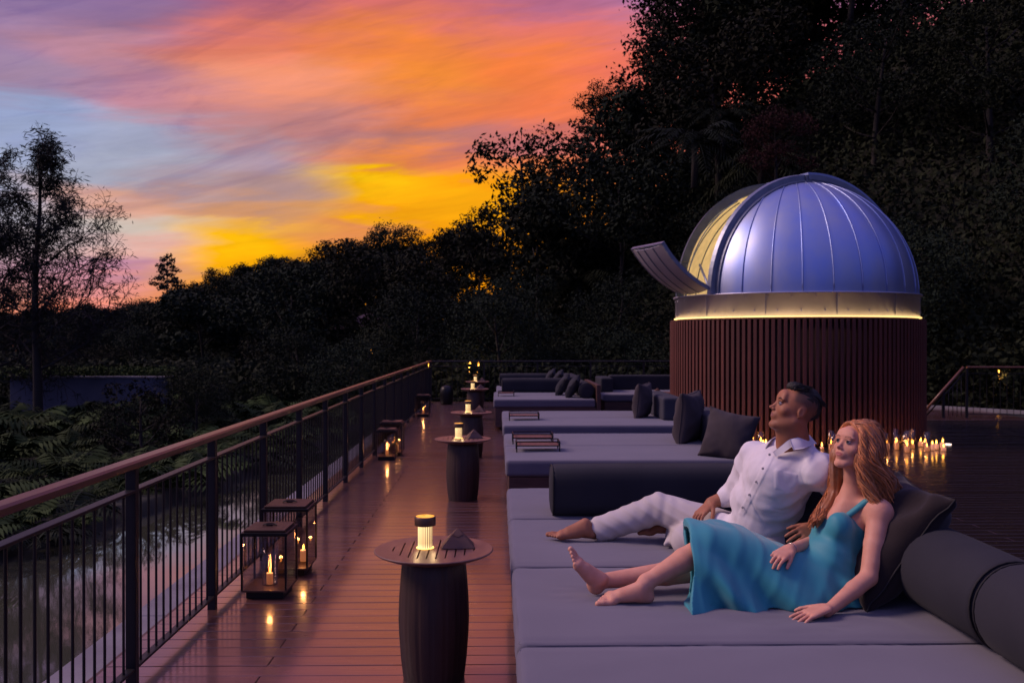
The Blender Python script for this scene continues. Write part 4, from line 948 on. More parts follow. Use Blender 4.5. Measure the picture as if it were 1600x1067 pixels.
# bushes behind the ferns
SHB = [(7,.34),(6,.36),(8,.42),(7,.30)]; bl = []
for it in range(600):
    y = rnd.uniform(17, 44); x = float(canal_left(min(y,34)))-2.0-rnd.random()**.8*24
    if x < -.62*y-2 or wall_zone(x, y) or (x > -18 and x < -8 and 20 < y < 26) or any((x-a)**2+(y-b)**2 < 1.9**2 for a, b in bl): continue
    bl.append((x, y)); k, s = rnd.choice(SHB); put_tree(k, x, y, float(ground_h(x, y))-.6, s*rnd.uniform(.75,1.15), 'dense dark green bush in the garden beyond the canal', 'bushes in the garden beyond the canal', 'garden_bush', cat='bush')
    if len(bl) >= 75: break
# far left low tree line
for it in range(500):
    a = rnd.uniform(-33,-12); d = rnd.uniform(45, 100); x, y = d*math.sin(R(a)), d*math.cos(R(a))
    try_tree(x, y, 4.2, [0,1,2,5], rnd.uniform(.5,.72)*(.75+d/300), label='dark tree in the low distant tree line on the left', group='trees of the distant left tree line')
# bank foliage between the deck and the rise beyond the end railing
for x, y, k, s in ((-4.5,27,7,.5),(-2.6,28.5,6,.45),(-.5,27.5,7,.42),(1.8,28,6,.5),(4,27,7,.55),(6.5,27.5,6,.55),(-6.5,30,7,.55),(9,26.5,7,.6),(-4,33,6,.6),(11.8,25.5,6,.6),(14,24.5,7,.65),(16.5,23.5,6,.7),(13,28,7,.9),(9,29,6,.8),(17,26,7,1.0)):
    put_tree(k, x, y, -1.7, s, 'leafy bush just outside the end of the deck', 'bushes just outside the deck end', 'garden_bush', cat='bush')
# retaining wall with capping and planting
p0_ = PX(15, 590, 27); p1_ = PX(262, 583, 26.4)
rw = empty('retaining_wall', (p0_.x, p0_.y, 0), 'blue-grey garden retaining wall with planting on top, beyond the canal at left', 'wall', rz=math.atan2(p1_.y-p0_.y, p1_.x-p0_.x)); ln = (p1_.xy-p0_.xy).length
for k in range(3):
    mb = MB(); mb.box(ln*k/3+.004, 0, -1.8, ln*(k+1)/3-.004, .3, p0_.z, .01); mb.build('wall_panel', MT['wall_blue'], rw)
mb = MB(); mb.box(-.05, -.04, p0_.z+.002, ln+.05, .34, p0_.z+.06, .008); mb.build('coping', MT['concrete'], rw)
g = np.random.default_rng(77); V, F_ = leaves([(p0_.x+(p1_.x-p0_.x)*t_, p0_.y+.1, p0_.z+.14, .5, .5, .22) for t_ in np.linspace(-.02,1.03,14)], 5200, .10, g)
o = link('wall_top_planting', npmesh('wall_top_planting', V, F_), MT['leaf_fern']); tag(o, 'low green ground cover spilling along the top of the blue-grey wall', 'ground cover', kind='stuff')

# ---- casuarina at the left edge
def casuarina(px_, Y, top_py, seed, label, scale=1.0):
    p = PX(px_, 529, Y); g = np.random.default_rng(seed); zg = -1.0; zt = PX(px_, top_py, Y).z; h = zt-zg
    root = empty('casuarina_tree', (p.x, p.y, zg), label, 'tree'); mb = MB(); tips = []
    tp = [Vector((.10*math.sin(i*.9)*i/8, .05*math.cos(i), h*.93*i/10)) for i in range(11)]
    mb.tube(tp, [.13*(1-.9*i/10)+.012 for i in range(11)], 7)
    def branch(p0_, d, ln, r_, lvl):
        pts = [p0_]; dd = d.copy(); n_ = 6
        for i in range(n_):
            dd = (dd+Vector(g.normal(size=3)*.16)+Vector((0,0,.06 if lvl == 0 else -.02))).normalized(); pts.append(pts[-1]+dd*ln/n_)
        mb.tube(pts, [r_*(1-.8*i/n_)+.003 for i in range(n_+1)], 5)
        if lvl < 2:
            for i in range(1, n_+1):
                for _ in range(2 if lvl == 0 else 2):
                    sd_ = (dd+Vector(g.normal(size=3)*.75)).normalized(); branch(pts[i], sd_, ln*(.34+.2*g.random()), r_*.4, lvl+1)
        else: tips.extend(pts[1:])
        if lvl == 1: tips.extend(pts[3:])
    for k in range(17):
        f = .22+.76*(k+.5)/17; an = k*2.4+g.random()*.8; ln = h*.36*(1.12-f*.85)*(.75+.5*g.random())
        i = int(f*10); branch(tp[i].lerp(tp[min(i+1,10)], f*10-i), Vector((math.cos(an), math.sin(an)*.8, .35+.5*f)), ln, .04*(1.1-f), 0)
    mb.build('trunk', MT['bark'], root)
    T = np.array([tuple(t_) for t_ in tips]); reps = 1; T = T[g.random(len(T)) < .75]; n = len(T)*reps; P = np.repeat(T, reps, 0)+g.normal(size=(n,3))*[.10,.10,.07]
    a_ = g.normal(size=(n,3))*[.7,.7,.35]+[0,0,-.35]; a_ /= np.linalg.norm(a_, axis=1, keepdims=True); b_ = np.cross(a_, g.normal(size=(n,3))); b_ /= np.linalg.norm(b_, axis=1, keepdims=True); s = (.12+.14*g.random(n))[:,None]
    V = np.stack([P, P+a_*s*.5+b_*.014, P+a_*s, P+a_*s*.5-b_*.014],1).reshape(-1,3)
    o = link('crown', npmesh('crown', V, np.arange(n*4).reshape(n,4)), MT['leaf_needle'], root); return n
nc = casuarina(58, 24, 208, 3, 'tall feathery casuarina silhouetted against the sky at the left edge')
nc += casuarina(-38, 25, 235, 8, 'denser casuarina cut by the left edge of the picture')
# small conical tree on the far ridge
g = np.random.default_rng(9); lobes = []
for k in range(26):
    f = k/25; r_ = 1.35*(1-f)**.45*(.7+.5*g.random()); an = k*2.4; lobes.append((r_*.75*math.cos(an), r_*.75*math.sin(an), 5.3+3.1*f, r_*.42+.12, r_*.42+.12, .22))
V, F_ = leaves(lobes, 1500, .26, g, shell=.1); cme = npmesh('crown', V, F_); cme.materials.append(MT['leaf_needle'])
p = PX(261, 392, 80); root = empty('conical_tree', (p.x, p.y, p.z-8.7), 'lone conical tree on a bare trunk against the pink horizon', 'tree'); link('crown', cme, None, root)
mb = MB(); mb.tube([(0,0,-3),(0,0,8.4)], [.16,.04], 6); mb.build('trunk', MT['bark'], root)
print('TREES', NTREES, len(placed), 'ferns', len(pl), 'bushes', len(bl), 'needles', nc)
# ================================================================== people: implicit surfaces meshed on a sparse grid
BIG = 1.0
def smin(a, b, k):
    if k <= 0: return np.minimum(a, b)
    h = np.clip(.5+.5*(b-a)/k, 0, 1); return b+(a-b)*h-k*h*(1-h)
class Prim:
    def __init__(s, fn, lo, hi): s.fn, s.lo, s.hi = fn, np.array(lo, float), np.array(hi, float)
    def ev(s, P, m=.05):
        out = np.full(len(P), BIG); I = np.nonzero(np.all((P > s.lo-m) & (P < s.hi+m), axis=1))[0]
        if len(I): out[I] = s.fn(P[I])
        return out
def cone(a, b, ra, rb, flat=None):
    """round cone; flat=(direction, factor) squashes the section along a direction"""
    a, b = np.array(a, float), np.array(b, float); ab = b-a; L2 = max(ab@ab, 1e-12)
    def fn(P):
        t_ = np.clip((P-a)@ab/L2, 0, 1); q = P-(a+t_[:,None]*ab); r_ = ra+(rb-ra)*t_
        if flat is not None:
            n = np.array(flat[0], float); n /= np.linalg.norm(n); c = q@n; q = q+np.outer(c*(1/flat[1]-1), n)
            return (np.linalg.norm(q, axis=1)-r_)*max(flat[1], .6)
        return np.linalg.norm(q, axis=1)-r_
    m = max(ra, rb); return Prim(fn, np.minimum(a,b)-m, np.maximum(a,b)+m)
def ell(c, r, M=None):
    """ellipsoid; the columns of M are its axes"""
    c, r = np.array(c, float), np.array(r, float); M = np.eye(3) if M is None else np.array(M, float)
    def fn(P):
        q = (P-c)@M; k0 = np.linalg.norm(q/r, axis=1); k1 = np.linalg.norm(q/(r*r), axis=1); return k0*(k0-1)/np.maximum(k1, 1e-9)
    m = r.max(); return Prim(fn, c-m, c+m)
class Shape:
    """ordered list of (op, item, k); item is a Prim or another Shape"""
    def __init__(s, *items): s.items = list(items); s.post = None
    def add(s, p, k=.0): s.items.append(('+', p, k)); return s
    def sub(s, p, k=.0): s.items.append(('-', p, k)); return s
    def fingers(s, fs, k): s.items.append(('f', fs, k)); return s
    def box(s):
        lo = np.full(3, 1e9); hi = -lo
        for op, p, k in s.items:
            if op == '-': continue
            for q in (p if op == 'f' else [p]):
                l_, h_ = (q.lo, q.hi) if isinstance(q, Prim) else q.box(); lo = np.minimum(lo, l_); hi = np.maximum(hi, h_)
        return lo, hi
    def ev(s, P, m=.05):
        d = np.full(len(P), BIG)
        for op, p, k in s.items:
            if op == 'f' or isinstance(p, Shape):
                q_ = Shape(); q_.items = [(op, p, k)]; lo, hi = q_.box(); I = np.nonzero(np.all((P > lo-m-k) & (P < hi+m+k), axis=1))[0]
                if len(I):
                    Q_ = P[I]; d[I] = smin(d[I], p.ev(Q_, m), k) if op == '+' else -smin(-d[I], p.ev(Q_, m), max(k, 1e-6)) if op == '-' else np.minimum.reduce([smin(d[I], q.ev(Q_, m), k) for q in p])
            elif op == '+': d = smin(d, p.ev(P, m), k)
            elif op == '-': d = -smin(-d, p.ev(P, m), k) if k else np.maximum(d, -p.ev(P, m))
            else: d = np.minimum.reduce([smin(d, q.ev(P, m), k) for q in p])
        if s.post: d = s.post(P, d)
        return d
def polygonize(shape, vox, pad=.03, slack=1.25):
    lo, hi = shape.box(); lo = lo-pad; hi = hi+pad; B = 8
    nb = np.ceil((hi-lo)/(vox*B)).astype(int); G = np.stack(np.meshgrid(*[np.arange(n) for n in nb], indexing='ij'), -1).reshape(-1,3)
    cen = lo+(G+.5)*vox*B; rad = vox*B*.87; d = shape.ev(cen, rad+.06); G = G[np.abs(d) < rad*slack+.012]
    loc = np.stack(np.meshgrid(*[np.arange(B+1)]*3, indexing='ij'), -1).reshape(-1,3)
    N = nb*B+2; NY, NZ = int(N[1]), int(N[2])
    ci = loc[(loc < B).all(1)]; lid = lambda q: (q[:,0]*(B+1)+q[:,1])*(B+1)+q[:,2]
    corn = np.array([[i,j,k] for i in (0,1) for j in (0,1) for k in (0,1)]); edges = [(a,b) for a in range(8) for b in range(a+1,8) if np.abs(corn[a]-corn[b]).sum() == 1]
    gid, pos, s0, s3 = [], [], [], []
    for c0 in range(0, len(G), 600):
        g = G[c0:c0+600]; idx = (g[:,None,:]*B+loc[None]); D = shape.ev((lo+idx.reshape(-1,3)*vox), .04).reshape(len(g), -1)
        cd_ = np.stack([D[:, lid(ci+c)] for c in corn], -1); neg = cd_ < 0; act = neg.any(-1) & ~neg.all(-1)
        bi, ki = np.nonzero(act)
        if not len(bi): continue
        v = cd_[bi, ki]; base = g[bi]*B+ci[ki]; acc = np.zeros((len(bi),3)); cnt = np.zeros(len(bi))
        for a, b in edges:
            x = (v[:,a] < 0) != (v[:,b] < 0); t_ = np.where(x, v[:,a]/np.where(x, v[:,a]-v[:,b], 1), 0)
            acc += np.where(x[:,None], corn[a]+(corn[b]-corn[a])*t_[:,None], 0); cnt += x
        pos.append(lo+(base+acc/cnt[:,None])*vox); gid.append((base[:,0]*NY+base[:,1])*NZ+base[:,2])
        s0.append(v[:,0] < 0); s3.append(np.stack([v[:,4] < 0, v[:,2] < 0, v[:,1] < 0], 1))
    gid = np.concatenate(gid); pos = np.concatenate(pos); s0 = np.concatenate(s0); s3 = np.concatenate(s3)
    o = np.argsort(gid); gid, pos, s0, s3 = gid[o], pos[o], s0[o], s3[o]
    st_ = np.array([NY*NZ, NZ, 1]); Q = []
    for ax in range(3):
        u, w = [(1,2),(2,0),(0,1)][ax]; m = s0 != s3[:,ax]; I = np.nonzero(m)[0]
        ids = [gid[I], gid[I]-st_[u], gid[I]-st_[u]-st_[w], gid[I]-st_[w]]; vi = []; ok = np.ones(len(I), bool)
        for q in ids: r_ = np.searchsorted(gid, q); r_ = np.minimum(r_, len(gid)-1); ok &= gid[r_] == q; vi.append(r_)
        q = np.stack(vi, 1); fl = s0[I]; q = np.where(fl[:,None], q, q[:, ::-1]); Q.append(q[ok])
    return pos, np.concatenate(Q)
def relax(V, F, it=1, lam=.5):
    n = len(V); E = np.concatenate([F[:,[0,1]], F[:,[1,2]], F[:,[2,3]], F[:,[3,0]]]); E = np.concatenate([E, E[:, ::-1]])
    deg = np.bincount(E[:,0], minlength=n)[:,None]
    for _ in range(it):
        S = np.stack([np.bincount(E[:,0], weights=V[E[:,1],k], minlength=n) for k in range(3)], 1); V = V+lam*(S/np.maximum(deg,1)-V)
    return V
def mesh_shape(name, shape, vox, mats, parent=None, it=1, pick=None, slack=1.25):
    V, F = polygonize(shape, vox, slack=slack); V = relax(V, F, it); me = npmesh(name, V, F)
    for m in mats: me.materials.append(m)
    if pick is not None:
        at_ = me.attributes.new('mask', 'FLOAT_COLOR', 'POINT'); at_.data.foreach_set('color', np.concatenate([pick(V), np.ones((len(V),1))], 1).astype(np.float32).ravel())
    return link(name, me, None, parent, None, True)
def nrm(v): v = np.array(v, float); return v/np.linalg.norm(v)
def frame(fwd, up):
    """columns: right-hand side of the head/hand, forward, up"""
    f = nrm(fwd); u = nrm(np.array(up, float)-f*np.dot(up, f)); r = np.cross(f, u); return np.stack([r, f, u], 1)
def pt(px, py, Y): return np.array(PX(px, py, Y))
def fbm(P, f, seed=0.):
    x, y, z = (P*f+seed).T; return (np.sin(x+1.7*np.sin(y*1.3+z*.7))+np.sin(y*1.1+1.5*np.sin(z*1.2+x*.8)+2)+np.sin(z*.9+1.6*np.sin(x*1.4+y*.6)+4))/3

def hand(wrist, aim, palm_n, size, side, curls=(.25,.3,.32,.36), spread=.10, thumb=(.55,.25), k=.010):
    """palm plus five separate fingers. aim = direction wrist->knuckles, palm_n = direction the palm faces, side=+1 thumb on the cross(aim,palm_n) side"""
    a = nrm(aim); n = nrm(np.array(palm_n, float)-a*np.dot(palm_n, a)); s = np.cross(a, n)*side; L_ = size; w = np.array(wrist, float); out = Shape()
    palm = Shape(); kn = w+a*L_*.50
    for t_ in (-.155,-.05,.055,.16): palm.add(cone(w+a*L_*.06+s*t_*L_*.7, kn+s*t_*L_*1.05, L_*.095, L_*.072, (n, .78)), .012)
    fs = []
    for i, (t_, ln) in enumerate(zip((.165,.055,-.055,-.155), (.40,.45,.42,.33))):
        p = kn+s*t_*L_*1.05; ang = -curls[i]*.2; fd = nrm(a+s*(t_*spread*8*.5)); f = Shape(); r_ = L_*.050
        for j, q in enumerate((.44,.31,.25)):
            ang += curls[i]*(.9 if j else .5); d = fd*math.cos(ang)+n*math.sin(ang); e = p+d*L_*ln*q; f.add(cone(p, e, r_, r_*.90), .002); p = e; r_ *= .90
        fs.append(f)
    p = w+a*L_*.14+s*L_*.15; d = nrm(a*.72+s*thumb[0]+n*thumb[1]); e = p+d*L_*.24; th = Shape().add(cone(p, e, L_*.085, L_*.058)); d2 = nrm(d*.8+a*.5+n*thumb[1]*.6); m_ = e+d2*L_*.17; th.add(cone(e, m_, L_*.055, L_*.050), .003); d3 = nrm(d2+n*.25+a*.2); th.add(cone(m_, m_+d3*L_*.12, L_*.050, L_*.040), .003); fs.append(th)
    out.add(palm); out.fingers(fs, k*.5); return out
def foot(heel, toe_dir, up, size, side):
    """foot: heel, arch, ball and five toes; side=+1 big toe on the cross(toe,up) side"""
    a = nrm(toe_dir); u = nrm(np.array(up, float)-a*np.dot(up, a)); s = np.cross(a, u)*side; L_ = size; h = np.array(heel, float); o = Shape()
    o.add(cone(h+a*.05*L_+u*.12*L_, h+a*.16*L_+u*.13*L_, .125*L_, .12*L_)); o.add(cone(h+a*.2*L_+u*.17*L_, h+a*.66*L_+u*.10*L_, .125*L_, .085*L_, (s, 1.25)), .02)
    o.add(cone(h+a*.35*L_+u*.11*L_-s*.06*L_, h+a*.66*L_+u*.07*L_-s*.10*L_, .09*L_, .065*L_), .02)
    o.add(cone(h+a*.18*L_+u*.30*L_, h+a*.50*L_+u*.17*L_, .125*L_, .085*L_), .03)
    o.add(cone(h+a*.68*L_+u*.075*L_+s*.10*L_, h+a*.72*L_+u*.07*L_-s*.10*L_, .075*L_, .060*L_), .02)
    fs = []
    for i in range(5):
        t_ = (.135,.055,-.010,-.070,-.125)[i]; r_ = (.056,.040,.036,.034,.032)[i]*L_; b = h+a*(.74-.022*i)*L_+u*.065*L_+s*t_*L_; ln = (.21,.19,.17,.145,.12)[i]*L_
        f = Shape().add(cone(b, b+a*ln*.55+u*.012*L_, r_, r_*.92)); f.add(cone(b+a*ln*.55+u*.012*L_, b+a*ln-u*.004*L_, r_*.92, r_*.95), .003); fs.append(f)
    o.fingers(fs, .006); return o
def head(c, fwd, up, S, male=True):
    """head about S tall; returns shape plus its frame. Local axes: x = the head's right, y = forward, z = up"""
    M_ = frame(fwd, up); P = lambda x, y, z: np.array(c, float)+M_@(np.array([x, y, z])*S); o = Shape(); E = lambda x,y,z,a,b,c_: ell(P(x,y,z), np.array([a,b,c_])*S, M_)
    o.add(E(0,-.09,.17,.325,.385,.335)); o.add(E(0,.02,.10,.30,.33,.36), .06*S)
    o.add(E(0,.10,-.12,.245,.27,.30), .10*S)                                     # face mass
    jw = .225 if male else .19; o.add(cone(P(-jw,-.02,-.22), P(-.075,.245,-.41), .095*S, .075*S), .07*S); o.add(cone(P(jw,-.02,-.22), P(.075,.245,-.41), .095*S, .075*S), .07*S)
    o.add(E(0,.275,-.42,.105 if male else .075,.085,.075), .06*S)               # chin
    for s_ in (-1, 1):
        o.add(E(s_*.175,.225,-.09,.095,.085,.085), .07*S)                       # cheekbone
        o.add(E(s_*.125,.325,.115,.110,.045,.034 if male else .018), .06*S)     # brow
    o.add(E(0,.315,.20,.20,.075,.12), .08*S)
    for s_ in (-1, 1): o.sub(E(s_*.125,.400,.030,.068,.055,.038), .035*S)       # eye sockets
    nw = 1.0 if male else .80
    o.add(cone(P(0,.340,.075), P(0,.410,-.085), .034*S*nw, .040*S*nw), .035*S); o.add(E(0,.440,-.105,.040*nw,.046,.038*nw), .02*S)
    for s_ in (-1, 1): o.add(E(s_*.046*nw,.398,-.122,.030*nw,.038,.026), .016*S)       # nostril wings
    o.add(E(0,.325,-.235,.105,.060,.085), .06*S)                                 # mouth mound
    o.add(E(0,.366,-.214,.080,.030,.018), .016*S); o.add(E(0,.360,-.262,.064,.032,.022), .016*S); o.sub(E(0,.398,-.237,.082,.026,.005), .006*S)
    for s_ in (-1, 1):                                                            # ears and eyelids
        o.add(E(s_*.315,-.065,.0,.030,.075,.120), .02*S); o.sub(E(s_*.345,-.055,.01,.018,.040,.075), .012*S)
        o.add(E(s_*.122,.308,.030,.058,.050,.046), .008*S)
        o.add(E(s_*.125,.338,.062,.066,.035,.014), .012*S)
    return o, M_, P
def eyes(root, M_, P, S, look=(0,0), iris=(.02,.03,.03)):
    ms = [mat('eye_white', (.36,.31,.31), .2), mat('iris', iris, .1), mat('pupil', (.004,.004,.004), .05)]
    for s_ in (-1, 1):
        c = P(s_*.122, .322, .030); mb = MB(); mb.lathe([(0,-1),(.38,-.92),(.7,-.71),(.92,-.38),(1,0),(.92,.38),(.7,.71),(.38,.92),(0,1)], 20)
        o = mb.build('eye', ms[0], root); f = nrm(M_@np.array([look[0], 1, look[1]])); q = Vector(f).to_track_quat('Z', 'Y'); o.rotation_mode = 'QUATERNION'; o.rotation_quaternion = q; o.location = c; o.scale = (.053*S,.053*S,.053*S)
        o.data.materials.append(ms[1]); o.data.materials.append(ms[2])
        for p in o.data.polygons:
            z = p.center.z; p.material_index = 2 if z > .93 else 1 if z > .80 else 0
def locks(name, m, curves, parent, n=4):
    """tapered hair locks as one mesh"""
    V, F, TN = [], [], []; b = 0; gt = np.random.default_rng(3)
    for pts, r0, r1, fl in curves:
        TN.append(np.full(len(pts)*n, gt.random()))
        pts = np.array(pts); k = len(pts); T = np.gradient(pts, axis=0); T /= np.linalg.norm(T, axis=1, keepdims=True)+1e-9
        u = np.cross(T, fl); u /= np.linalg.norm(u, axis=1, keepdims=True)+1e-9; w = np.cross(T, u); rr = r0+(r1-r0)*np.linspace(0,1,k)**1.5; rr[0] *= .6
        for i in range(n): a = 2*math.pi*i/n; V.append(pts+rr[:,None]*(u*math.cos(a)*1.6+w*math.sin(a)*.7))
        I = (np.arange(n)[:,None]*k+np.arange(k)[None])+b
        for i in range(n): j=(i+1)%n; F.append(np.stack([I[i,:-1], I[j,:-1], I[j,1:], I[i,1:]],1))
        b += n*k
    me = npmesh(name, np.concatenate(V), np.concatenate(F)); at_ = me.attributes.new('tone', 'FLOAT', 'POINT'); at_.data.foreach_set('value', np.concatenate(TN).astype(np.float32)); return link(name, me, m, parent, None, True)

def skin(name, c, c2, lips, stub, brow, sss=.12):
    m = mat(name, c, .55, col2=c2, nscale=22, bump=.14, bscale=160, bdist=.0012, sss=sss, spec=.25); t = m.node_tree; l = t.links; p = t.nodes['Principled BSDF']
    src = p.inputs['Base Color'].links[0].from_socket; at_ = t.nodes.new('ShaderNodeAttribute'); at_.attribute_name = 'mask'; sp_ = t.nodes.new('ShaderNodeSeparateColor'); l.new(at_.outputs['Color'], sp_.inputs[0])
    for i, c3 in enumerate((lips, stub, brow)):
        mx = t.nodes.new('ShaderNodeMix'); mx.data_type = 'RGBA'; l.new(sp_.outputs[i], mx.inputs[0]); l.new(src, mx.inputs[6]); mx.inputs[7].default_value = (*c3, 1); src = mx.outputs[2]
    l.new(src, p.inputs['Base Color']); return m
def ss(x, a, b): u_ = np.clip((x-a)/(b-a), 0, 1); return u_*u_*(3-2*u_)
# ------------------------------------------------------------------ the man
SK = SZ+.004
man = empty('person', (1.30, 4.45, SZ), 'man in a white rolled-sleeve shirt and pale trousers reclining barefoot and looking up', 'person')
MSK = skin('man_skin', (.37,.155,.085), (.30,.12,.065), (.24,.095,.08), (.075,.045,.036), (.014,.010,.009));
def pr(root): return np.array(root.location)
mh_c = pt(1240,641,4.16); mS = .232
mh, mM, mP = head(mh_c, (-.93,.02,.38), (.36,0,.93), mS, True)
neck0 = pt(1243,700,4.20); shN = pt(1279,731,4.10); shF = pt(1180,714,4.44)
elN = pt(1336,786,4.20); wrN = pt(1276,826,4.05)
elF = pt(1150,772,4.62); wrF = pt(1112,785,4.62)
hipN = pt(1200,856,4.35); hipF = pt(1168,838,4.60)
knF = pt(1030,794,4.86); anF = pt(930,830,4.93)
knN = pt(1078,846,4.62); anN = pt(1062,838,4.86)
mb_ = Shape(); mb_.add(mh)
mb_.add(cone(mP(0,-.10,-.28), neck0, .062, .070), .03); mb_.add(cone(mP(0,.02,-.30), neck0+[-.03,0,.0], .05, .06), .03)
mb_.add(cone(neck0, (shN+shF)/2+[0,0,-.04], .058, .07), .02); mb_.add(cone(shN+[0,0,-.02], shF+[0,0,-.02], .052, .052), .03); mb_.add(cone((shN+shF)/2+[0,0,-.06], (hipN+hipF)/2, .10, .10), .04)
mb_.add(cone(shN+[0,0,-.01], elN, .045, .044), .02).add(cone(elN, wrN, .043, .029), .01); mb_.add(cone(shF, elF, .045, .045), .02).add(cone(elF, wrF, .045, .030), .01)
mb_.add(cone(hipN, knN, .085, .055), .03).add(cone(knN, anN, .05, .036), .01); mb_.add(cone(hipF, knF, .085, .057), .03).add(cone(knF, anF, .055, .038), .01)
mb_.add(hand(wrF, nrm(pt(1090,806,4.56)-wrF), (.12,-.1,-1), .185, 1, curls=(.55,.6,.62,.7), spread=.12, thumb=(.5,.35)), .015)
mb_.add(hand(wrN, nrm(pt(1246,840,3.98)-wrN), (-.3,.55,-.6), .185, -1, curls=(.4,.45,.5,.6), thumb=(.45,.3)), .015)
ftF = foot(pt(925,842,4.90)+[.01,0,.004], (-1,-.02,.0), (0,0,1), .262, 1); mb_.add(ftF, .02)
ftN = foot(pt(1060,838,4.93)+[.02,0,.012], (-1,.05,.06), (.0,-.45,1), .25, -1); mb_.add(ftN, .02)
mb_.add(cone(anF, pt(925,838,4.92)+[.02,0,.035], .038, .036), .02); mb_.add(cone(anN, pt(1056,834,4.93)+[0,0,.03], .036, .036), .02)
def face_mask(q, brow_w, brow_z, male):
    x, y, z = np.abs(q[:,0]), q[:,1], q[:,2]; fr_ = ss(y, .22, .30)
    lip = fr_*ss(-np.sqrt((x/.088)**2+((z+.238)/.048)**2), -1.15, -.80)*ss(y, .33, .37)
    bz = brow_z+.022*np.sin(np.clip((x-.05)/.17, 0, 1)*3.1)-.010; br = fr_*ss(x, .045, .065)*ss(-x, -.225, -.17)*ss(-np.abs(z-bz), -brow_w*1.35, -brow_w*.6)
    lash = fr_*ss(-np.sqrt(((x-.125)/.064)**2+((z-.056)/.011)**2), -1.2, -.8)
    return lip, np.maximum(br*(1.0 if male else .85), lash*.9)
def pick_m(c):
    q = (c-mh_c)@mM/mS; x, y, z = np.abs(q[:,0]), q[:,1], q[:,2]; lip, br = face_mask(q, .017, .112, True); inh = (x < .42)&(np.abs(y) < .62)&(z > -.55)&(z < .6)
    ear = ((y+.065)/.10)**2+((z)/.15)**2 < 1
    n_ = .5+.25*fbm(c, 260)
    st = ss(-(y-.02*0), -.02, .10)*ss(z+.45*np.clip(-y-.12,0,1), -.12, .02)*np.where(ear & (x > .26), 0, 1); st = np.maximum(st, ss(-y, -.20, -.10)*ss(z, .10, .20))*np.clip(.55+.5*ss(z, .0, .35)+.25*n_, 0, 1)
    beard = .20*ss(-z, .12, .26)*ss(y, -.10, .06)*(1-lip)*np.clip(.4+n_, 0, 1)
    return np.stack([lip*inh, np.maximum(st*.85, beard)*inh, br*inh], 1)
body = mesh_shape('body', mb_, .0036, [MSK], man, 1, pick_m)
eyes(man, mM, mP, mS, (0,.15), (.02,.012,.008))
# jaw stubble is coloured in the skin mask; short quiff
hr = Shape()
hE = lambda x,y,z,a,b,c_: ell(mP(x,y,z), np.array([a,b,c_])*mS, mM)
hr.add(hE(0,-.13,.30,.295,.335,.245)); hr.add(hE(0,.13,.43,.22,.17,.11), .06*mS); hr.add(hE(0,-.30,.16,.24,.20,.25), .05*mS)
hr.sub(ell(mP(0,.45,.10), np.array([.5,.24,.25])*mS, mM), .02)
hr.post = lambda P, d: d+.0035*np.sin(((P-mh_c)@mM)[:,0]*420+6*fbm(P, 30))+.002*fbm(P, 160)
HM = mat('man_hair', (.006,.005,.005), .6, col2=(.010,.008,.007), nscale=60, bump=.4, bscale=300)
hb = mesh_shape('hair', hr, .0038, [HM], man, 0)
g = np.random.default_rng(4); cv_ = []
for i in range(650):
    x = g.uniform(-.24,.24); y = g.uniform(-.35,.24); z0 = .50-.55*x*x*3-.35*max(0,-.05-y)**1.2*1.6-.2*max(0,y-.1); p0_ = np.array([x, y, z0]); pts = []
    d = np.array([g.normal()*.25, -.5-.7*g.random()+(.7 if y > .14 else 0), .35*g.random()+(.45 if y > .05 else .0)]); 
    for t_ in np.linspace(0,1,5): q = p0_+d*t_*(.15 if y > .05 else .11)+np.array([0,-.10*t_*t_,-.04*t_*t_]); pts.append(mP(*q))
    cv_.append((pts, .0024, .0008, np.array([.3,.2,.9])))
locks('hair_strands', HM, cv_, hb)
# shirt
SHM = mat('white_linen', (.72,.69,.72), .85, col2=(.64,.61,.645), nscale=5, bump=.25, bscale=240, bdist=.0015, sheen=.15)
sh = Shape(); mid = (shN+shF)/2; pel = (hipN+hipF)/2; fr = nrm([-.80,-.38,.45])
sh.add(cone(shN+[.0,0,-.012], shF+[0,0,-.012], .082, .080)); sh.add(cone(mid+[-.01,0,-.05], mid*.52+pel*.48+[0,0,.0], .148, .142, ((.3,1,0), 1.12)), .05); sh.add(cone(mid*.52+pel*.48, pel+[-.005,0,.0], .142, .150, ((.3,1,0), 1.15)), .05)
sh.add(ell(pt(1206,748,4.30), [.115,.15,.13]), .08); sh.add(ell(pt(1176,785,4.42), [.10,.14,.10]), .08)
sh.add(cone(shN+[0,0,-.008], elN, .070, .068), .04); sh.add(cone(elN, elN*.62+wrN*.38, .066, .056), .015)
sh.add(cone(shF, elF, .078, .070), .03); sh.add(cone(elF, elF*.72+wrF*.28, .066, .060), .015)
sh.add(cone(elF*.76+wrF*.24, elF*.60+wrF*.40, .058, .057), .006)
sh.add(cone(pel+[-.02,-.02,-.02], pt(1128,812,4.55)+[0,0,-.02], .135, .055), .05); sh.add(cone(neck0+[.005,0,-.028], mid+[.0,0,.0], .088, .108), .03)
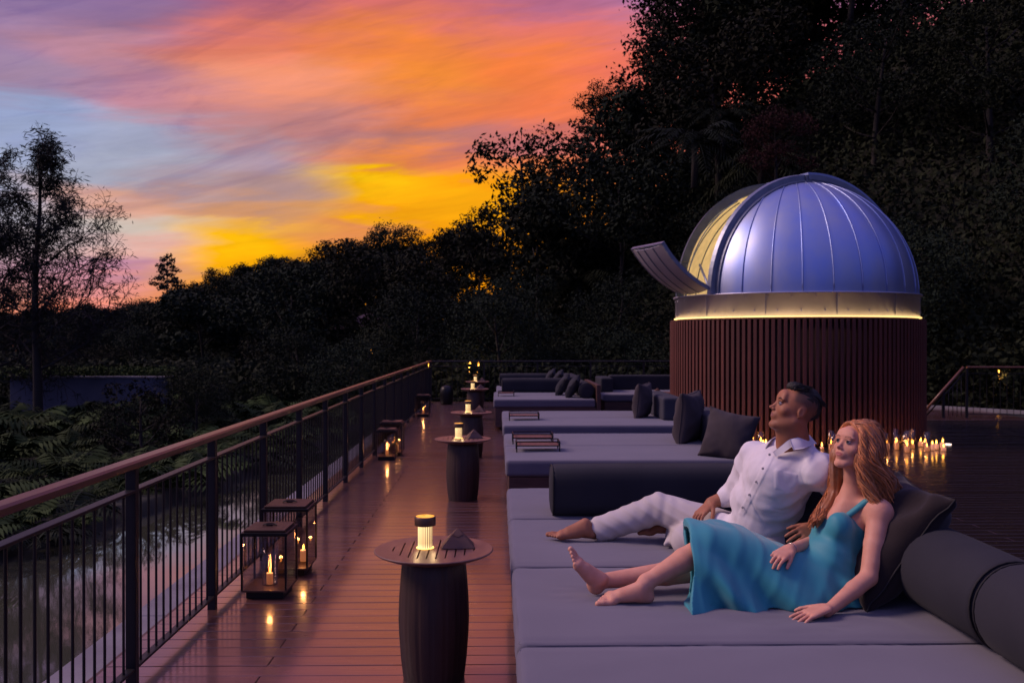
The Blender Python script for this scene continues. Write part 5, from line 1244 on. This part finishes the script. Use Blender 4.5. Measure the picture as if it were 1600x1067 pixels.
def shp(P, d):
    ax = nrm(pel-mid); s_ = (P-mid)@ax; perp = (P-mid)-np.outer(s_, ax); f1 = np.sin(s_*46+perp[:,1]*22+2.4*fbm(P, 9)); f2 = np.abs(np.sin(s_*23+perp[:,0]*30+perp[:,1]*14+3*fbm(P,6,2)))
    C_ = (P-np.array([0,0,H]))@np.array(_rm); u_ = 800+1400*C_[:,0]/-C_[:,2]; v_ = 533.5-1400*C_[:,1]/-C_[:,2]; la = np.array([1208.,706.]); lb = np.array([1160.,800.]); ld = (lb-la)/np.linalg.norm(lb-la)
    w_ = (u_-la[0])*ld[1]-(v_-la[1])*ld[0]; al = (u_-la[0])*ld[0]+(v_-la[1])*ld[1]; pk = np.clip((5.2-np.abs(w_))/1.0, 0, 1)*np.clip((al+2)/3, 0, 1)*np.clip((112-al)/4, 0, 1)
    pw_ = np.maximum(np.abs(u_-1228)-18, np.abs(v_-752-.25*(u_-1228))-16); pk = np.maximum(pk, np.clip(-pw_/1.2, 0, 1)*.8)
    sm = fbm(P, 4.5, 9); d = d-.0028*pk+.015*np.abs(np.sin((P@nrm([.2,.3,1]))*20+(P@nrm([1,-.3,.2]))*9+2.6*sm))**4*np.clip(.3+.5*fbm(P, 5, 21), 0, 1)
    return d+.0022*f1*np.clip(.5+.5*fbm(P,7,3),0,1)-.008*(f2**3)*np.clip(.5+.6*fbm(P,5,5),0,1)+.002*fbm(P, 60)
sh.post = shp
nfr = nrm(mP(0,.05,-.3)-neck0)
sh.sub(cone(neck0+[-.014,0,.030], mP(0,.0,-.30), .058, .085), .006); sh.sub(cone(pt(1224,690,4.16), pt(1209,701,4.12), .040, .008), .006)
shirt = mesh_shape('shirt', sh, .0042, [SHM], man, 1)
# collar leaves
def cloth_patch(name, rows_, th=.003, m=SHM, parent=None):
    """rows of equal length give a smooth solid strip of cloth"""
    A_ = np.array(rows_, float); nr, nc = 9, 14
    def rs(a, k): 
        x = np.linspace(0, len(a)-1, k); i = np.minimum(x.astype(int), len(a)-2); f = (x-i)[:,None] if a.ndim == 2 else (x-i)[:,None,None]; return a[i]*(1-f)+a[i+1]*f
    B_ = np.stack([np.array([lerp_path(r_, u_) for u_ in np.linspace(0, 1, nc)]) for r_ in A_]); B_ = np.stack([np.array([lerp_path(B_[:,j], u_) for u_ in np.linspace(0, 1, nr)]) for j in range(nc)], 1)
    du = np.gradient(B_, axis=0); dv_ = np.gradient(B_, axis=1); N_ = np.cross(du, dv_); N_ /= np.linalg.norm(N_, axis=2, keepdims=True)+1e-9
    V = np.concatenate([(B_+N_*th/2).reshape(-1,3), (B_-N_*th/2).reshape(-1,3)]); I = np.arange(nr*nc).reshape(nr, nc); q = np.stack([I[:-1,:-1], I[1:,:-1], I[1:,1:], I[:-1,1:]], -1).reshape(-1,4); o_ = nr*nc
    e = np.concatenate([I[0], I[1:,-1], I[-1,-2::-1], I[-2:0:-1,0]]); e2 = np.roll(e, -1); F = np.concatenate([q[:, ::-1], q+o_, np.stack([e, e2, e2+o_, e+o_], 1)])
    return link(name, npmesh(name, V, F), m, parent, None, True)
def lerp_path(ctrl, u_):
    ctrl = np.array(ctrl); k = len(ctrl)-1; x = u_*k; i = min(int(x), k-1); f = x-i
    p0_, p1_, p2_, p3_ = ctrl[max(i-1,0)], ctrl[i], ctrl[i+1], ctrl[min(i+2,k)]
    return .5*((2*p1_)+(-p0_+p2_)*f+(2*p0_-5*p1_+4*p2_-p3_)*f*f+(-p0_+3*p1_-3*p2_+p3_)*f**3)
cloth_patch('collar', [[pt(1266,681,4.30), pt(1262,679,4.20), pt(1249,683,4.115), pt(1234,686,4.10)], [pt(1270,686,4.31), pt(1267,686,4.19), pt(1253,691,4.09), pt(1236,694,4.07)], [pt(1276,693,4.31), pt(1272,694,4.18), pt(1257,700,4.07), pt(1240,703,4.05)]], parent=shirt)
cloth_patch('collar', [[pt(1222,682,4.36), pt(1213,682,4.32), pt(1207,685,4.27), pt(1203,690,4.22)], [pt(1215,686,4.38), pt(1206,687,4.33), pt(1201,690,4.28), pt(1199,695,4.23)], [pt(1210,692,4.40), pt(1200,693,4.34), pt(1196,696,4.28), pt(1196,701,4.23)]], parent=shirt)
cloth_patch('collar_band', [[pt(1266,682,4.29), pt(1249,684,4.12), pt(1234,686,4.11), pt(1221,696,4.13), pt(1208,706,4.16)], [pt(1264,690,4.29), pt(1250,694,4.12), pt(1239,697,4.10), pt(1227,705,4.11), pt(1213,714,4.15)]], parent=shirt)
# placket and buttons down the front
BTN = mat('shirt_button', (.45,.40,.38), .3)
def project(shape, p, d, far=.3):
    """march along d from outside to the surface"""
    p = np.array(p, float)-np.array(d)*far; t_ = 0
    for _ in range(120):
        v = float(shape.ev(p[None]+0, .3)[0]); 
        if v < .0006 or t_ > far*2: break
        p = p+np.array(d)*min(max(v*.6, .0008), .03); t_ += v
    return p
pv0, pv1 = pt(1208,706,4.2), pt(1160,796,4.4)
cdir = nrm(np.array([.35,1,-.15])); rows = []; edge = []; sdv = np.array(PX(1005,700,4.3)-PX(1000,700,4.3))*.62
for i in range(19):
    t_ = i/18; p = pv0*(1-t_)+pv1*t_; rows.append(project(sh, p, cdir)); edge.append((project(sh, p-sdv, cdir), project(sh, p+sdv, cdir)))
for i in (1,5,9,13,17):
    mb = MB(); mb.lathe([(0,0),(.0062,0),(.0062,.002),(.004,.0025),(0,.0018)], 10); b_ = mb.build('button', BTN, shirt, tuple(rows[i]-cdir*.004)); b_.rotation_euler = Vector(-cdir).to_track_quat('Z','Y').to_euler()
# trousers
TRM = mat('pale_trousers', (.52,.475,.46), .88, col2=(.45,.41,.40), nscale=6, bump=.25, bscale=260, bdist=.0015, sheen=.1)
tr = Shape(); tr.add(cone(hipN+[0,0,0], hipF, .105, .105)); tr.add(cone(hipF, knF, .105, .082), .05)
cf = knF*.13+anF*.87; tr.add(cone(knF, cf, .080, .070, ((0,1,0), 1.05)), .02); tr.add(cone(cf, cf+nrm(anF-knF)*.015, .070, .071), .004)
tr.add(cone(hipN, knN, .105, .088), .04); tr.add(cone(knN, anN+[-.01,0,.01], .084, .066), .03)
tr.add(cone(anN+[-.01,-.03,-.01], pt(1040,850,4.72), .045, .012), .03)
def trp(P, d):
    f = .003*np.sin((P@nrm([.5,.1,.85]))*40+3*fbm(P,6)) *np.clip(.4+.8*fbm(P,6,1),0,1)
    kn = np.exp(-((P-knF)**2).sum(1)/.018); f2 = .003*np.sin((P@nrm([1,0,-.25]))*95+2*fbm(P,10))*kn
    return d+f+f2-.004*np.abs(np.sin(P[:,0]*30+P[:,2]*42+2*fbm(P,7,4)))**4
tr.post = trp
tr.sub(cone(anF+nrm(anF-knF)*.02, cf+nrm(knF-anF)*.03, .062, .058), .0)
mesh_shape('trousers', tr, .0042, [TRM], man, 1)

# ------------------------------------------------------------------ the woman
wom = empty('person', (1.42, 3.80, SZ), 'woman with long wavy red hair in a turquoise sleeveless dress, reclining and gazing up', 'person')
WSK = skin('woman_skin', (.66,.33,.225), (.58,.27,.18), (.40,.13,.12), (.3,.2,.15), (.13,.06,.04), .16)
wh_c = pt(1334,698,3.86); wS = .214
wh, wM, wP = head(wh_c, (-.82,-.46,.30), (.26,.08,.95), wS, False)
wneck = pt(1336,772,3.90); wshN = pt(1374,800,3.78); wshF = pt(1300,795,4.06)
welN = pt(1357,902,3.66); wwrN = pt(1292,955,3.56); welF = pt(1298,838,4.04); wwrF = pt(1234,858,3.77)
whN = pt(1262,907,3.80); whF = pt(1262,892,3.96); wkN = pt(1108,852,3.80); wkF = pt(1110,888,3.95); waN = pt(1010,909,3.76); waF = pt(934,908,3.88)
wb_ = Shape(); wb_.add(wh); wb_.add(cone(wP(0,-.09,-.26), wneck, .044, .046), .03); wcl = (wshN+wshF)/2; wb_.add(cone(wneck+[-.045,-.03,-.030], wshN+[-.01,.0,.030], .012, .012), .022); wb_.add(cone(wneck+[-.055,.03,-.030], wshF+[-.01,.0,.030], .012, .012), .022); wmid = (wshN+wshF)/2
wb_.add(cone(wneck, wmid+[0,0,-.03], .050, .080), .035); wb_.add(cone(wshN, wshF, .050, .050), .045)
chest = pt(1318,836,3.92); waist = pt(1294,872,3.86); wb_.add(cone(wmid+[-.01,0,-.05], chest, .095, .10, ((.2,1,0), 1.15)), .05); wb_.add(cone(chest, waist, .095, .09), .05)
bN = pt(1300,822,3.80); bF = pt(1278,815,3.95); wb_.add(cone(wneck+[-.03,-.01,-.02], (bN+bF)/2+[.05,0,.02], .03, .036), .05)
wb_.add(ell(wshN+[0,0,-.004], [.050,.050,.052]), .03); wb_.add(cone(wshN, wshN*.5+welN*.5, .048, .041), .02).add(cone(wshN*.5+welN*.5, welN, .041, .034), .01).add(cone(welN, welN*.65+wwrN*.35, .036, .034), .01).add(cone(welN*.65+wwrN*.35, wwrN, .034, .0225), .01)
wb_.add(cone(wshF, welF, .044, .035), .03).add(cone(welF, wwrF, .035, .022), .01)
hN_t = pt(1254,972,3.52); hN_t[2] = SK+.012; wwrN[2] = max(wwrN[2], SK+.035)
wb_.add(hand(wwrN, hN_t-wwrN, (.0,.05,-1), .168, -1, curls=(.10,.12,.12,.16), spread=.26, thumb=(.75,.05)), .012)
wb_.add(hand(wwrF, pt(1200,880,3.67)-wwrF, (-.1,.25,-1), .155, 1, curls=(.42,.45,.48,.52), spread=.10, thumb=(.35,.25)), .012)
wb_.add(cone(whN, wkN, .078, .052), .03).add(cone(wkN, wkN*.6+waN*.4, .050, .050), .01).add(cone(wkN*.6+waN*.4, waN, .050, .031), .01)
wb_.add(cone(whF, wkF, .078, .054), .03).add(cone(wkF, wkF*.6+waF*.4, .052, .050), .01).add(cone(wkF*.6+waF*.4, waF, .050, .031), .01)
hl = pt(1015,937,3.76); hl[2] = SK+.002; wb_.add(foot(hl, (-1,-.06,.02), (.0,-.35,1), .238, -1), .02); wb_.add(cone(waN, hl+[-.03,0,.045], .033, .034), .02)
wb_.add(ell(waN+[-.005,-.030,-.004], [.014,.010,.014]), .012)
hf = pt(926,926,3.87); hf[2] = SK+.016; wb_.add(foot(hf, nrm(pt(888,868,3.82)-hf), (.62,-.25,.42), .225, 1), .02); wb_.add(cone(waF, hf+[.01,0,.03], .033, .035), .02)
def pick_w(c):
    q = (c-wh_c)@wM/wS; lip, br = face_mask(q, .010, .122, False); inh = (np.abs(q) < .6).all(1); blush = .25*ss(-np.sqrt(((np.abs(q[:,0])-.18)/.10)**2+((q[:,2]+.10)/.09)**2), -1.2, -.2)*ss(q[:,1], .1, .2)
    return np.stack([np.maximum(lip, blush*.5)*inh, 0*lip, br*inh], 1)
mesh_shape('body', wb_, .0034, [WSK], wom, 1, pick_w)
eyes(wom, wM, wP, wS, (0,.18), (.035,.04,.035))
# dress
DRM = mat('turquoise_linen', (.020,.25,.30), .62, col2=(.019,.240,.29), nscale=5, bump=.25, bscale=260, bdist=.0015, sheen=.25)
dr = Shape()
dr.add(cone(chest+[0,0,.0], waist, .108, .100, ((.2,1,0), 1.12))); dr.add(cone(chest+[.02,0,.035], chest, .098, .108, ((.2,1,0), 1.12)), .03)
dr.add(ell(bN+[.034,.0,-.004], [.052,.054,.064]), .06); dr.add(ell(bF+[.036,0,-.004], [.050,.052,.064]), .06)
dr.add(cone(waist, (whN+whF)/2, .104, .125, ((0,1,0), 1.2)), .05)
X0, X1 = PX(1071,900,3.72).x, PX(1322,900,3.8).x
kx = [X0, PX(1090,0,3.72).x, PX(1130,0,3.72).x, PX(1180,0,3.75).x, PX(1225,0,3.8).x, PX(1265,0,3.8).x, X1]
zt_ = np.interp
def skirt_f(P):
    x = P[:,0]; f0 = (x-X0)/(X1-X0); ztop = np.interp(x, kx, [.868,.884,.888,.850,.785,.750,.74])-SZ
    ztop = ztop+.007*np.sin(x*31+1)*np.clip(1-f0*1.4,0,1)
    yn = np.interp(x, kx, [3.60,3.60,3.615,3.63,3.63,3.62,3.66]); yf = np.interp(x, kx, [4.02,4.03,4.05,4.07,4.08,4.08,4.04])
    zz = (P[:,2]-SZ)/.3; fold = .034*np.sin(x*19+1.6*np.sin(x*7+P[:,2]*9)+P[:,2]*13)*np.clip(1.25-f0,0,1)*np.clip(1.05-zz,0,1)+.008*np.sin(x*47+P[:,2]*22+2*np.sin(x*13))*np.clip(1-zz,0,1)
    yc, wy = (yn+yf)/2, (yf-yn)/2+fold*1.2; hz = ztop+fold*.3
    ex = 2.7; q = ((np.abs((P[:,1]-yc-.06*np.clip((P[:,2]-SZ)/.3,0,1))/wy))**ex+(np.abs(np.maximum(P[:,2]-SZ+.02, 0)/(hz+.02)))**2.0)**(1/2.05)
    d = (q-1)*np.minimum(wy, hz)*.85
    zc = np.clip(zz,0,1); d = np.maximum(d, X0+.035*zc+.42*np.clip(P[:,1]-3.74,0,.4)*(1-zc)-.006*np.sin(P[:,2]*22+P[:,1]*9)-x); d = np.maximum(d, x-X1-.02); d = np.maximum(d, SZ+.003-P[:,2])
    return d
dr.add(cone(whN, wkN, .100, .072), .03)
skp = Prim(skirt_f, (X0-.02, 3.5, SZ), (X1+.03, 4.15, .92))
dr.add(skp, .035)
# the hem is open: hollow it out a little
def hollow_f(P):
    return np.maximum(skirt_f(P)+.013, P[:,0]-X0-.16)
dr.sub(Prim(lambda P: np.where(P[:,0] < X0+.16, np.maximum(hollow_f(P-np.array([-.05,0,0])*0), -1), .1)*1.0, (X0-.1,3.4,SZ-.05), (X0+.17,4.2,.95)), 0)
def cutx(P):
    # opening: everything inside the shell and left of the end wall
    q = P.copy(); q[:,0] = np.maximum(q[:,0], X0+.06); return np.maximum(skirt_f(q)+.013, P[:,0]-X0-.15)
dr.items[-1] = ('-', Prim(cutx, (X0-.1,3.4,SZ-.05), (X0+.16,4.2,.95)), 0)
def drp(P, d):
    w = np.exp(-((P-waist)**2).sum(1)/.02); return d+.0035*np.sin((P@nrm([.5,.2,.8]))*95+3*fbm(P,9))*w+.0012*fbm(P,22)-.003*np.abs(np.sin((P@nrm([.9,.3,-.4]))*34+2.2*fbm(P,6,3)))**5
dr.post = drp
# neckline and armholes
nk = wneck+[-.02,0,.0]; ax_n = nrm(chest-wneck)
dr.sub(Prim(lambda P: (.918+.03*np.clip((3.86-P[:,1])/.1,-1,1)-.012*np.cos((P[:,1]-3.88)*30)-P[:,2]), (1.2,3.6,.85), (1.9,4.3,1.1)), .004)
dr.sub(cone(wshN+[.0,-.01,.005], wshN+[.02,-.06,-.045], .060, .062), .006); dr.sub(cone(wshF+[-.01,.01,.0], wshF+[-.03,.06,-.05], .055, .06), .006)
dress = mesh_shape('dress', dr, .0042, [DRM], wom, 1, slack=3.5)
# shoulder straps laid on the skin
def strap(pts, w_, name='strap'):
    pts = [np.array(p, float) for p in pts]; out = []
    P = np.array([pts[0]*(1-t_)**3+3*pts[1]*t_*(1-t_)**2+3*pts[2]*t_*t_*(1-t_)+pts[3]*t_**3 for t_ in np.linspace(0,1,18)])
    cen = wmid*.6+chest*.4; V = []
    for i, p in enumerate(P):
        n_ = nrm(p-cen)
        q = p
        for _ in range(40):
            v = float(wb_.ev(q[None], .3)[0])
            if abs(v-.004) < .0008: break
            q = q-n_*(v-.004)*.8
        t_ = nrm(P[min(i+1,17)]-P[max(i-1,0)]); s_ = nrm(np.cross(t_, n_)); V += [q-s_*w_, q+s_*w_, q+s_*w_+n_*.003, q-s_*w_+n_*.003]
    fs = []
    for i in range(17):
        for k in range(4): j=(k+1)%4; fs.append((i*4+k,i*4+j,i*4+4+j,i*4+4+k))
    mb = MB(); mb.add(V, fs, True); return mb.build(name, DRM, dress)
strap([bN+[.035,-.02,.045], pt(1348,785,3.78)+[0,0,.0], pt(1366,768,3.80), pt(1392,800,3.88)], .013)
strap([bF+[.02,.0,.05], pt(1300,785,3.98), pt(1325,770,4.05), pt(1345,790,4.10)], .012)
mb = MB(); ad_ = nrm(wwrF-welF); mb.tube([wwrF-ad_*.012+.0245*(math.cos(a)*nrm(np.cross(ad_,[0,0,1]))+math.sin(a)*np.cross(ad_, nrm(np.cross(ad_,[0,0,1])))) for a in np.linspace(0,2*math.pi,20)], .0016, 5, cap=False); tag(mb.build('bracelet', mat('silver', (.6,.55,.5), .25, metal=1), wom))
# hair: a volume that hugs the head, falls over both shoulders, plus several hundred wavy locks
WH = mat('red_hair', (.66,.235,.065), .38, col2=(.46,.145,.038), nscale=30, bump=.25, bscale=200, spec=.6, sheen=.2)
_t = WH.node_tree; _p = _t.nodes['Principled BSDF']; _src = _p.inputs['Base Color'].links[0].from_socket; _a = _t.nodes.new('ShaderNodeAttribute'); _a.attribute_name = 'tone'; _mr = _t.nodes.new('ShaderNodeMapRange'); _t.links.new(_a.outputs['Fac'], _mr.inputs[0]); _mr.inputs[3].default_value = .55; _mr.inputs[4].default_value = 1.45
_vs = _t.nodes.new('ShaderNodeVectorMath'); _vs.operation = 'SCALE'; _t.links.new(_src, _vs.inputs[0]); _t.links.new(_mr.outputs[0], _vs.inputs['Scale']); _t.links.new(_vs.outputs[0], _p.inputs['Base Color'])
hw = Shape(); wE = lambda x,y,z,a,b,c_: ell(wP(x,y,z), np.array([a,b,c_])*wS, wM)
hw.add(wE(0,-.12,.18,.375,.43,.385)); hw.add(wE(.27,.0,-.15,.13,.24,.36), .05*wS); hw.add(wE(-.27,-.02,-.15,.13,.24,.36), .05*wS); hw.add(wE(0,-.28,-.3,.32,.22,.42), .08*wS)
backs = [pt(1378,735,3.86), pt(1392,770,3.88)]; hw.add(cone(wP(-.22,-.22,-.25), pt(1383,752,3.86), .060, .052), .04); hw.add(cone(pt(1383,752,3.86), pt(1398,778,3.90), .050, .022), .03)
hw.add(cone(wP(-.27,.0,-.2), pt(1366,762,3.82), .040, .042), .03)
fall = [wP(.30,.03,-.28), pt(1308,765,3.98), pt(1290,795,3.93), pt(1272,815,3.86)]; hw.add(cone(fall[0], fall[1], .040, .036), .03).add(cone(fall[1], fall[2], .036, .028), .02).add(cone(fall[2], fall[3], .026, .010), .02)
hw.sub(wE(.0,.42,-.13,.235,.36,.43), .012); hw.sub(cone(wP(0,.1,-.55), wP(0,.35,-.8), .045, .07), .01)
hw.post = lambda P, d: d+.006+.0018*np.sin(((P-wh_c)@wM)[:,0]*260+((P-wh_c)@wM)[:,1]*150+4*fbm(P,14))+.004*fbm(P,30)
hair = mesh_shape('hair', hw, .0042, [WH], wom, 0)
g = np.random.default_rng(12); cv_ = []
def lerp_path(ctrl, u_):
    ctrl = np.array(ctrl); k = len(ctrl)-1; x = u_*k; i = min(int(x), k-1); f = x-i
    p0_, p1_, p2_, p3_ = ctrl[max(i-1,0)], ctrl[i], ctrl[i+1], ctrl[min(i+2,k)]
    return .5*((2*p1_)+(-p0_+p2_)*f+(2*p0_-5*p1_+4*p2_-p3_)*f*f+(-p0_+3*p1_-3*p2_+p3_)*f**3)
def lockset(ctrls, n, rad, amp, wl, r0=.0042, lenr=(.75,1.0)):
    """ctrls: list of alternative control polylines with a per-point scatter radius"""
    for _ in range(n):
        c_, rr = ctrls[g.integers(len(ctrls))]; off = g.normal(size=3); off /= np.linalg.norm(off); off = off*(.55+.5*g.random()); ph = g.uniform(0,6.28); L_ = g.uniform(*lenr); pts = []
        side = np.cross([0,0,1.], off); side /= np.linalg.norm(side)+1e-6; off2 = np.array([off[0], off[1], off[2]*.35])
        for u_ in np.linspace(0, L_, 16):
            rv = np.interp(u_, np.linspace(0,1,len(rr)), rr); w_ = amp*min(1, u_*1.8)*math.sin(u_*wl+ph); w2 = amp*min(1, u_*1.8)*math.cos(u_*wl+ph)
            pts.append(lerp_path(c_, u_)+(off if u_ < .25 else off2*.5+off*.5)*rv+side*w_+np.array([0,0,1.])*0+off*w2*.5)
        cv_.append((pts, r0*(.6+.8*g.random()), .0012, off))
top = lambda s_: wP(s_*.04,.20,.47)
# right-of-picture side (her left): over the ear, down behind the shoulder
lockset([([wP(-.02,.22,.44), wP(-.20,.10,.42), wP(-.34,-.04,.12), wP(-.36,-.08,-.22), pt(1374,748,3.82), pt(1386,790,3.84)], [.006,.018,.024,.036,.046,.034]),
         ([wP(-.02,.12,.50), wP(-.18,-.10,.46), wP(-.33,-.20,.12), wP(-.33,-.24,-.22), pt(1384,752,3.86), pt(1404,784,3.90)], [.008,.024,.030,.038,.044,.034]),
         ([wP(-.03,.20,.44), wP(-.24,.18,.30), wP(-.31,.12,.02), wP(-.33,.04,-.28), pt(1354,757,3.79), pt(1372,790,3.77)], [.004,.010,.014,.022,.030,.022])], 2300, 1, .020, 17, r0=.0021)
lockset([([wP(.02,.20,.46), wP(.20,.14,.38), wP(.33,.05,.10), wP(.33,.04,-.25), fall[1], fall[2], fall[3]], [.005,.012,.016,.022,.024,.022,.014]),
         ([wP(.02,.10,.50), wP(.22,-.06,.42), wP(.36,-.10,.08), wP(.34,-.08,-.30), fall[1]+[.01,.03,0], fall[2]+[.01,.02,.01], fall[3]+[-.01,0,-.02]], [.008,.02,.024,.034,.036,.030,.018])], 1500, 1, .018, 21, r0=.0020)
lockset([([wP(0,.0,.52), wP(-.05,-.35,.40), wP(-.08,-.50,.0), wP(-.10,-.46,-.35), pt(1376,752,3.94), pt(1390,780,3.96)], [.01,.05,.06,.06,.05,.03])], 600, 1, .018, 18, r0=.0022)
# forehead hairline sweep
for i in range(170):
    s_ = -1 if i % 5 else 1; u0 = g.random(); p0_ = wP(-.02*s_*0+.02, .24+.02*u0, .45-.02*u0); ctrl = [p0_, wP(s_*(.12+.05*u0),.27-.02*u0,.40-.06*u0), wP(s_*(.245+.02*u0),.20-.03*u0,.20), wP(s_*.285,.12,-.05), wP(s_*.30,.08,-.30)]
    pts = [lerp_path(ctrl, u_)+nrm(g.normal(size=3))*.0012 for u_ in np.linspace(0,1,14)]; cv_.append((pts, .0026, .0012, np.array([0,0,1.])))
locks('hair_locks', WH, cv_, hair)
mb = MB(); rp = wwrN*.30+hN_t*.70
for o_ in (man, wom):
    # parts were built in world space: hang them on the Empty without moving them
    M0 = Matrix.Translation(o_.location)
    for c in o_.children: c.matrix_parent_inverse = M0.inverted()
